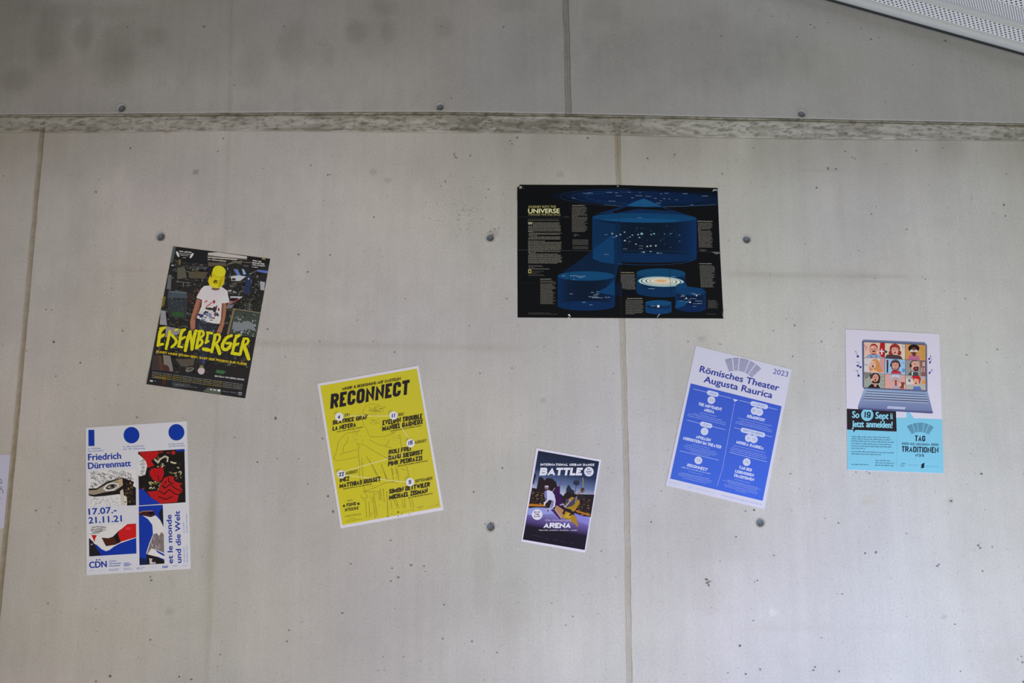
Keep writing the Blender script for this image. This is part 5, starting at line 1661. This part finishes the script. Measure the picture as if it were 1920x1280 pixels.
fn_ = p.part('theatre_logo', label='blue fan of seat rows', lv=0)
fan(fn_, 960, 720, 14, 330, 508, -33, 33, 11, [(0, .18), (.21, .36), (.39, .63), (.66, .80), (.83, 1)], (62, 66, 132), 8)
fn_.done()
WT = (198, 204, 232)
PW = (176, 190, 232)
ru = p.part('panel_rules', lv=1)
ru.line([(322, 672), (520, 720)], 6, PW).line([(700, 766), (895, 812)], 6, PW).line([(1010, 842), (1178, 884)], 6, PW).line([(1440, 948), (1580, 982)], 6, PW).poly([(912, 818), (995, 838), (940, 865)], WT)
ru.line([(940, 880), (864, 1290), (755, 1880), (675, 2130)], 8, (136, 156, 224)).line([(222, 1138), (420, 1188)], 6, PW).line([(604, 1234), (800, 1282)], 6, PW).line([(930, 1250), (1030, 1274)], 6, PW).line([(1400, 1366), (1505, 1392)], 6, PW)
ru.line([(118, 1598), (704, 1740)], 6, PW).line([(860, 1620), (1425, 1765)], 6, PW)
ru.done()


def pill(A, B, h, text):
    q = p.part('month_badge')
    L = math.dist(A, B)
    ux, uy = (B[0] - A[0]) / L, (B[1] - A[1]) / L
    pts = []
    for k in range(11):
        a = math.radians(90 + 18 * k); pts.append((A[0] + (ux * math.cos(a) - uy * math.sin(a)) * h, A[1] + (uy * math.cos(a) + ux * math.sin(a)) * h))
    for k in range(11):
        a = math.radians(270 + 18 * k); pts.append((B[0] + (ux * math.cos(a) - uy * math.sin(a)) * h, B[1] + (uy * math.cos(a) + ux * math.sin(a)) * h))
    o = q.poly(pts, WT).done()
    p.part('month_lettering', o).caps(text, (A[0] - uy * h * .45, A[1] + ux * h * .45), (B[0] - uy * h * .45, B[1] + ux * h * .45), h * .95, (132, 142, 196), .17).done()


pill((558, 728), (664, 754), 36, 'JUNI'); pill((1212, 890), (1404, 938), 36, 'AUGUST'); pill((456, 1196), (568, 1224), 36, 'JULI'); pill((1066, 1288), (1362, 1360), 36, 'SEPTEMBER')
p.at(1240, 800, 8)


def disc(txt, *cs):
    for (t_, cx_, cy_) in zip(txt, cs[::2], cs[1::2]):
        o = p.part('date_badge').ell(cx_, cy_, 58, 58, (200, 204, 228), 0, 36).done()
        w = 15 * len(t_)
        sh_ = 12 if len(cs) > 2 and cx_ == cs[0] else 0
        p.part('numeral', o).caps(t_, (cx_ - w - sh_, cy_ + 15), (cx_ + w - sh_, cy_ + 22), 38, (150, 156, 196), .15).done()


DISC = []
p.at(1260, 645, 8)
disc(['24'], 590, 838); disc(['26', '27'], 1240, 1000, 1310, 1018)
p.at(1240, 800, 8)
disc(['1'], 648, 68); disc(['15'], 556, 502); disc(['9', '10'], 1312, 168, 1388, 186); disc(['15'], 1280, 528)
ev_ = p.part('event_lettering', label='white heavy capitals and small lines on the blue panel', lv=1)


def evt(lines, body):
    for t_, A, B, h in lines: ev_.caps(t_, A, B, h, WT, .25, 0, .05)
    for k, (A, B) in enumerate(body): ev_.words(A, B, 9.5, (150, 168, 228), k + int(A[0]), 2, 6, .5)


p.at(1260, 645, 8)
evt([('THE MOVEMENT', (394, 916), (742, 1002), 46), ('ARENA', (474, 1002), (628, 1040), 44)],
    [((418, 1030), (668, 1088)), ((325, 1040), (750, 1146)), ((248, 1046), (806, 1188)), ((232, 1072), (806, 1216))])
evt([('ROMERFEST', (1122, 1100), (1388, 1164), 46)], [((988, 1108), (1500, 1230)), ((1015, 1146), (1450, 1256)), ((960, 1162), (1500, 1296)), ((944, 1182), (1500, 1322))])
ev_.ell(1176, 1060, 5, 5, WT).ell(1196, 1065, 5, 5, WT)
p.at(1240, 800, 8)
evt([('APOLLON', (514, 168), (734, 222), 46), ('NORDSTERN IM THEATER', (324, 190), (894, 328), 46)],
    [((472, 266), (724, 326)), ((370, 270), (822, 384)), ((332, 292), (850, 418)), ((360, 326), (806, 432)), ((440, 372), (720, 440))])
evt([('MUSICA RAURICA', (1122, 246), (1530, 346), 46)], [((1084, 280), (1560, 396)), ((1060, 312), (1570, 436)), ((1032, 330), (1584, 466)), ((1036, 358), (1560, 488))])
ev_._frame = lambda A, B, shear, up=None: Part._frame(ev_, A, B, .2, None)
ev_.caps('RECONNECT', (378, 590), (682, 664), 46, WT, .25, 0, .05)
del ev_._frame
evt([('TAG DER', (1162, 626), (1352, 674), 46), ('LEBENDIGEN', (1102, 684), (1384, 750), 44), ('TRADITIONEN', (1082, 746), (1386, 816), 44)],
    [((1096, 788), (1345, 850)), ((990, 800), (1440, 912)), ((922, 804), (1488, 946)), ((1000, 846), (1430, 956)), ((944, 864), (1450, 988)), ((944, 890), (1436, 1012)), ((1110, 956), (1270, 998))])
ev_.words((302, 610), (736, 712), 20, (150, 166, 226), 5, 1, 4).words((405, 672), (622, 722), 10, (140, 158, 226), 6)
for k, (A, B) in enumerate((((290, 688), (720, 784)), ((254, 700), (752, 816)), ((254, 722), (744, 840)), ((312, 766), (680, 852)))): ev_.words(A, B, 9.5, (150, 168, 228), k + 11, 2, 6, .5)
ev_.done()
ft = p.part('footer_lettering', lv=0)
ft.words((115, 822), (300, 866), 8, (178, 178, 214), 1).words((110, 842), (215, 868), 8, (178, 178, 214), 2).words((390, 896), (476, 916), 18, (176, 182, 220), 3).words((405, 920), (450, 930), 10, (170, 180, 220), 4).words((515, 930), (810, 1000), 14, (184, 182, 212), 5)
ft.sans('www.theater-augusta-raurica.ch', (900, 1032), (1505, 1176), 24, (160, 164, 216), .6)
ft.done()

# ---------------------------------------------------------------- laptop-choir poster
p = Poster('festival_poster', 'upright white and turquoise poster with a cartoon laptop of singing faces', 'poster',
           [(1584.9, 616.8), (1761.4, 625.4), (1769.2, 887.4), (1588.9, 880.8)], inv(.85, .865, .93), (212, 206, 224))
p.at(1575, 610, 9.143)
TQ = (126, 194, 222)
tq = p.part('turquoise_panel')
tq.poly([(122, 1785), (960, 1555), (1765, 1605), (1774, 2535), (126, 2475)][:1] + [(975, 1578), (1140, 1580), (1136, 1400), (1265, 1588), (1766, 1606), (1774, 2532), (127, 2470)], TQ)
tq.done()
bb = p.part('black_panel')
bb.poly([(116, 1425), (960, 1464), (972, 1818), (268, 1790), (228, 1835), (228, 1788), (120, 1784)], (42, 36, 44)).done()
o = p.part('date_badge', label='turquoise disc with 19').ell(466, 1530, 106, 108, TQ, 0, 48).done()
p.part('numeral', o).caps('19', (402, 1576), (522, 1586), 104, (34, 32, 44), .2).done()
pt = p.part('panel_lettering', label='turquoise lettering on black', lv=2)
TQL = (140, 204, 226)
pt.sans('So', (204, 1578), (330, 1586), 110, TQL, 5).sans('Sept', (604, 1594), (832, 1606), 112, TQL, 5).sans('Jetzt', (202, 1738), (412, 1740), 106, TQL, 5).sans('anmelden!', (446, 1740), (900, 1758), 108, TQL, 5)
pt.sans('2021', (904, 1608), (900, 1508), 40, TQL, 2)
pt.done()
lp = p.part('laptop_picture', lv=0)
lp.poly([(405, 240), (1450, 285), (1490, 330), (1500, 1130), (1470, 1145), (410, 1085), (385, 1050), (375, 270)], (98, 104, 138))
lp.poly([(410, 282), (1462, 335), (1476, 1112), (430, 1062)], (196, 190, 190)).line([(400, 252), (1450, 297), (1478, 335)], 12, (128, 136, 166))
lp.poly([(410, 1085), (1505, 1140), (1590, 1480), (1592, 1500), (1570, 1510), (310, 1430), (305, 1390)], [(150, 172, 204), (140, 160, 196), (156, 166, 200), (110, 118, 160), (110, 118, 160), (110, 118, 160), (128, 146, 184)])
lp.poly([(310, 1405), (1590, 1476), (1596, 1492), (1575, 1508), (318, 1436)], (86, 92, 134))
for k in range(4):
    y0 = 1130 + k * 42
    lp.line([(455 - k * 18, y0), (1470 + k * 16, y0 + 54)], 13, (70, 76, 104)).line([(455 - k * 18, y0 + 14), (1470 + k * 16, y0 + 68)], 11, (188, 196, 218))
    for j in range(22):
        t_ = j / 22
        a = lerp((455 - k * 18, y0 - 6), (1470 + k * 16, y0 + 48), t_)
        lp.line([a, (a[0] - 3, a[1] + 24)], 5, (110, 118, 150))
lp.poly([(820, 1380), (1130, 1396), (1110, 1440), (800, 1422)], (176, 184, 212))
lp.done()
# nine singing faces on the screen
SX = [410, 768, 1120, 1470]
rows_y = [(282, 298, 318, 335), (555, 562, 585, 605), (800, 830, 850, 868), (1062, 1080, 1095, 1112)]


def cellq(i, j):
    return [(SX[j], rows_y[i][j]), (SX[j + 1], rows_y[i][j + 1]), (SX[j + 1], rows_y[i + 1][j + 1]), (SX[j], rows_y[i + 1][j])]


def tile(i, j, bg, draw):
    f_ = p.part('face_picture', lv=8)
    f_.poly(cellq(i, j), bg)
    draw(f_)
    f_.line([cellq(i, j)[k % 4] for k in range(5)], 6, (84, 78, 88))
    f_.done()


def face(f_, x, y, rx, ry, skin_, mouth, rot=0.0, brow=(90, 60, 50)):
    f_.ell(x, y, rx, ry, skin_, rot)
    f_.ell(x + mouth[0], y + mouth[1], mouth[2], mouth[3], (46, 24, 28), rot)
    f_.ell(x + mouth[0], y + mouth[1] + mouth[3] * .5, mouth[2] * .6, mouth[3] * .35, (170, 70, 74), rot, 14)
    f_.line([(x - rx * .55, y - ry * .25), (x - rx * .2, y - ry * .3)], 8, brow).line([(x + rx * .2, y - ry * .3), (x + rx * .55, y - ry * .22)], 8, brow)
    f_.ell(x, y + ry * .05, rx * .16, ry * .18, tuple(c_ * .88 for c_ in skin_), 0, 12)


SK = (212, 150, 132)


def f1(f_):
    f_.poly([(690, 296), (766, 300), (766, 552), (710, 545), (670, 470)], (176, 34, 42)).line([(715, 400), (715, 500)], 22, (222, 206, 210)).line([(680, 440), (756, 448)], 22, (222, 206, 210)).line([(420, 330), (450, 390), (440, 430)], 12, (196, 96, 90)).line([(480, 330), (452, 390)], 8, (196, 96, 90))
    f_.poly([(430, 548), (500, 490), (570, 500), (660, 495), (735, 552)], (136, 160, 198)).poly([(510, 500), (560, 545), (540, 552)], (80, 96, 130)).poly([(640, 500), (600, 548), (625, 550)], (80, 96, 130))
    f_.ell(576, 390, 72, 80, (150, 52, 44)).ell(570, 420, 74, 80, SK).ell(505, 410, 14, 22, SK).ell(645, 412, 14, 22, SK)
    face(f_, 572, 420, 68, 74, SK, (6, 22, 28, 14)); f_.ell(560, 378, 22, 18, (226, 176, 160)).ell(580, 490, 50, 10, (160, 60, 52))


def f2(f_):
    f_.poly([(772, 560), (800, 500), (900, 490), (1040, 520), (1075, 578)], (74, 60, 66)).ell(940, 400, 90, 88, (140, 48, 42)).ell(870, 470, 36, 40, (140, 48, 42)).ell(1015, 470, 36, 40, (140, 48, 42))
    face(f_, 942, 430, 60, 78, (216, 160, 142), (0, 36, 14, 14)); f_.poly([(868, 390), (880, 330), (1000, 335), (1012, 395), (940, 372)], (152, 56, 46)).quads([[(1070, 320), (1112, 324), (1112, 390), (1070, 384)]], (170, 158, 160)).quads([[(1080, 330), (1104, 333), (1104, 376), (1080, 372)]], (206, 200, 200)).ell(785, 450, 26, 24, (70, 76, 74))


def f3(f_):
    f_.ell(1265, 392, 96, 68, (32, 26, 30)).poly([(1160, 596), (1190, 510), (1350, 510), (1370, 598)], (184, 106, 140)); face(f_, 1266, 440, 56, 66, (116, 66, 54), (4, 48, 16, 12))
    f_.ell(1232, 436, 32, 20, (228, 220, 214)).ell(1300, 438, 32, 20, (228, 220, 214)).ell(1236, 436, 8, 9, (80, 50, 46), 0, 10).ell(1296, 438, 8, 9, (80, 50, 46), 0, 10)
    for k in range(8): f_.ell(1400 + (k % 3) * 26, 400 + k * 22, 18, 12, (176, 148, 70), 30 * k, 9)
    f_.poly([(1240, 490), (1300, 490), (1290, 525), (1250, 525)], (104, 58, 48))


def f4(f_):
    f_.poly([(690, 565), (766, 570), (766, 810), (640, 805)], (204, 150, 146)).quads([[(412, 665), (480, 670), (480, 680), (412, 675)]], (120, 104, 110)).ell(600, 660, 78, 90, (206, 142, 86)).poly([(660, 600), (690, 700), (730, 800), (560, 805), (600, 700)], (206, 140, 82)).poly([(515, 640), (500, 720), (510, 800), (570, 800), (560, 720)], (206, 142, 86))
    face(f_, 562, 670, 52, 66, (226, 178, 160), (2, 30, 14, 24), -12); f_.poly([(500, 805), (540, 770), (620, 770), (650, 806)], (226, 180, 162)).line([(640, 660), (690, 700)], 8, (214, 96, 96))


def f5(f_):
    f_.poly([(800, 600), (830, 600), (825, 810), (800, 808)], (60, 36, 50)).ell(812, 612, 18, 26, (130, 40, 56)).ell(950, 690, 74, 92, (72, 44, 48)); face(f_, 948, 688, 60, 72, SK, (2, 30, 30, 22)); f_.poly([(870, 826), (890, 770), (950, 778), (1020, 775), (1062, 832)], (184, 52, 58))
    f_.ring(948, 670, 78, 80, 12, (52, 36, 46), 0, 20, 190, 350).ell(875, 680, 16, 28, (44, 36, 50)).ell(1022, 684, 16, 28, (44, 36, 50)).poly([(882, 650), (900, 610), (1000, 612), (1014, 652), (950, 632)], (84, 52, 52))
    f_.ell(1090, 770, 30, 36, (100, 150, 204)).ell(1080, 640, 24, 12, (120, 160, 210)).quads([[(916, 708), (980, 708), (970, 722), (926, 722)]], (226, 214, 206))


def f6(f_):
    f_.poly([(1370, 605), (1468, 608), (1472, 866), (1390, 862)], (138, 90, 84)).quads([[(1415 + d, 625), (1432 + d, 627), (1430 + d, 700), (1413 + d, 698)] for d in (0, 26)], (206, 190, 180)).quads([[(1396 + d, 720), (1414 + d, 722), (1412 + d, 800), (1394 + d, 798)] for d in (0, 40)], (196, 170, 160)).ell(1285, 690, 72, 86, (214, 160, 144), 12)
    f_.ring(1280, 680, 76, 80, 12, (40, 30, 36), 0, 20, 170, 300).ell(1212, 690, 20, 32, (60, 32, 34)).ell(1300, 745, 46, 38, (52, 32, 36), 20).ell(1300, 742, 28, 22, (150, 66, 66), 20).line([(1260, 655), (1320, 668)], 7, (90, 60, 56)).ell(1330, 715, 20, 12, (60, 40, 42), 20)
    f_.poly([(1165, 848), (1220, 780), (1260, 800), (1330, 800), (1350, 862)], (62, 74, 74)).poly([(1228, 790), (1250, 800), (1245, 850), (1230, 850)], (220, 222, 222))


def f7(f_):
    f_.poly([(412, 808), (540, 815), (520, 860), (430, 930)], (126, 124, 122)).quads([[(700, 870 + d), (765, 873 + d), (765, 880 + d), (700, 877 + d)] for d in (0, 70, 140)], (120, 124, 116)).ell(606, 900, 86, 90, (46, 36, 36)); face(f_, 608, 900, 54, 68, (206, 146, 128), (-4, 34, 13, 16), 6)
    f_.poly([(545, 930), (560, 985), (620, 1010), (680, 980), (690, 900), (650, 960), (590, 968)], (46, 34, 34)).poly([(470, 1062), (540, 1000), (570, 1010), (650, 1010), (690, 1074)], (36, 32, 36)).poly([(575, 990), (640, 990), (620, 1050), (590, 1050)], (206, 140, 122)).ell(530, 860, 22, 30, (64, 60, 62)).ell(545, 930, 16, 24, (214, 180, 166))


def f8(f_):
    f_.ell(950, 885, 96, 44, (160, 186, 210)).ell(955, 868, 60, 30, (186, 204, 222)); face(f_, 950, 930, 52, 58, (206, 160, 150), (6, 26, 18, 16)); f_.ell(900, 940, 22, 36, (172, 162, 166)).ell(1005, 940, 22, 36, (172, 162, 166)).poly([(890, 1075), (920, 1010), (1000, 1015), (1020, 1082)], (176, 166, 184)).poly([(940, 975), (975, 975), (970, 1035), (945, 1035)], (150, 56, 56))
    f_.poly([(1020, 1075), (1040, 970), (1110, 975), (1118, 1088)], (138, 64, 56)).ell(1030, 1020, 18, 34, (222, 180, 160), 20).ell(1110, 1050, 14, 44, (226, 190, 170))


def f9(f_):
    f_.ell(1190, 945, 26, 30, (110, 104, 128), -40).poly([(1135, 900), (1250, 930), (1260, 1010), (1140, 1010)], (214, 200, 192)).ell(1190, 945, 20, 26, (100, 96, 124), -40).ell(1310, 920, 60, 40, (170, 60, 40)); face(f_, 1305, 965, 52, 62, (226, 168, 146), (-2, 26, 14, 14), 4)
    f_.poly([(1218, 890), (1250, 862), (1340, 858), (1384, 890), (1386, 950), (1340, 920), (1250, 900)], (186, 36, 46)).ell(1362, 960, 14, 40, (180, 70, 40)).poly([(1250, 1100), (1260, 1045), (1370, 1045), (1400, 1104)], (88, 116, 180)).ell(1440, 970, 30, 40, (222, 150, 70)).line([(1412, 970), (1468, 974)], 6, (180, 110, 60))


for (i, j, bg, fn) in ((0, 0, (222, 186, 172), f1), (0, 1, (216, 196, 180), f2), (0, 2, (204, 146, 84), f3), (1, 0, (206, 198, 202), f4), (1, 1, (150, 190, 224), f5), (1, 2, (150, 142, 140), f6),
                       (2, 0, (158, 162, 150), f7), (2, 1, (216, 160, 152), f8), (2, 2, (178, 172, 166), f9)):
    tile(i, j, bg, fn)
nt_ = p.part('music_notes', label='small blue music notes', lv=0)
NB = (52, 52, 142)
for x, y, sx in ((305, 530, -1), (305, 690, 1), (350, 712, 1), (318, 860, -1), (1528, 572, 1), (1542, 632, 1), (1535, 812, 1)):
    big = x < 1000
    nt_.ell(x, y, 22 if big else 15, 19 if big else 22, NB, 25, 14)
for pts in ([(312, 515), (258, 440), (285, 452)], [(318, 672), (330, 620)], [(272, 622), (318, 634)], [(322, 845), (290, 775), (262, 772)], [(290, 775), (318, 770)], [(1545, 565), (1552, 515), (1570, 550)], [(1552, 625), (1572, 570)], [(1545, 800), (1575, 750), (1580, 800)]):
    nt_.line(pts, 8, (96, 96, 170))
nt_.done()
hd = p.part('title_lettering', label='black condensed capitals on turquoise', lv=1)
DN = (34, 40, 58)
p.at(1575, 750, 9.143)
hd.caps('TAG', (1282, 702), (1462, 708), 100, DN, .2).caps('TRADITIONEN', (1056, 884), (1686, 906), 98, DN, .2).caps('DER LEBENDIGEN', (1200, 768), (1536, 780), 36, (60, 84, 108), .2)
hd.quads([[(1060, 724), (1180, 728), (1178, 766), (1058, 762)], [(1560, 742), (1690, 746), (1688, 784), (1558, 780)]], (74, 110, 138))
hd.words((1066, 752), (1174, 756), 16, (118, 178, 206), 1, 1, 2).words((1566, 772), (1682, 776), 16, (118, 178, 206), 2, 1, 2)
hd.caps("N'3/5", (1294, 966), (1440, 972), 48, (50, 66, 88), .2).done()
fn_ = p.part('theatre_logo', label='dark fan of seat rows', lv=1)
fan(fn_, 1368, 800, 1.5, 262, 408, -34, 34, 12, [(0, .2), (.23, .38), (.40, .62), (.65, .79), (.82, 1)], (70, 110, 138), 8)
fn_.done()
ft = p.part('body_lettering', lv=1)
for k, (a, b) in enumerate((((200, 632), (865, 650)), ((200, 668), (872, 690)), ((196, 706), (925, 730)), ((196, 748), (886, 772)), ((196, 790), (886, 812)), ((196, 830), (430, 836)), ((192, 884), (935, 914)), ((192, 926), (700, 942)),
                            ((605, 1038), (872, 1048)), ((600, 1078), (926, 1090)), ((600, 1120), (920, 1130)), ((196, 1108), (490, 1112)))):
    ft.words(a, b, 19, (74, 112, 138), k, 1.6, 4.5, .5)
ft.line([(980, 590), (975, 1150)], 4, (104, 160, 184))
ft.words((1015, 1108), (1130, 1094), 9, (84, 124, 148), 20).words((1060, 1092), (1120, 1088), 18, (104, 150, 172), 21).words((1040, 1130), (1106, 1132), 14, (60, 90, 116), 22).words((1170, 1112), (1340, 1114), 7, (90, 130, 154), 23).words((1530, 1138), (1690, 1144), 7, (90, 130, 154), 24).words((1492, 1130), (1520, 1132), 14, (60, 84, 108), 25)
ft.poly([(1396, 1100), (1430, 1076), (1456, 1080), (1440, 1100), (1452, 1110), (1440, 1124), (1448, 1150), (1408, 1168), (1380, 1154), (1400, 1138), (1390, 1120)], (28, 36, 52))
ft.done()

# ---------------------------------------------------------------- sheet cut off by the picture's left edge
p = Poster('paper_notice', 'plain white paper notice with handwriting, cut off at the far left edge', 'notice',
           [(-150, 850), (19, 852), (7, 990), (-160, 995)], inv(.535, .50, .47), (160, 156, 168))
p.at(0, 830, 7.117)
hw = p.part('handwriting')
hw.line([(-40, 520), (-10, 476), (14, 490), (26, 520), (16, 540), (-8, 528), (-20, 500)], 7, (40, 36, 48)).line([(-20, 590), (30, 588)], 6, (60, 56, 66)).line([(-10, 640), (6, 606), (34, 628), (44, 676)], 7, (50, 46, 58)).line([(-6, 738), (12, 738)], 7, (60, 56, 66))
hw.done()
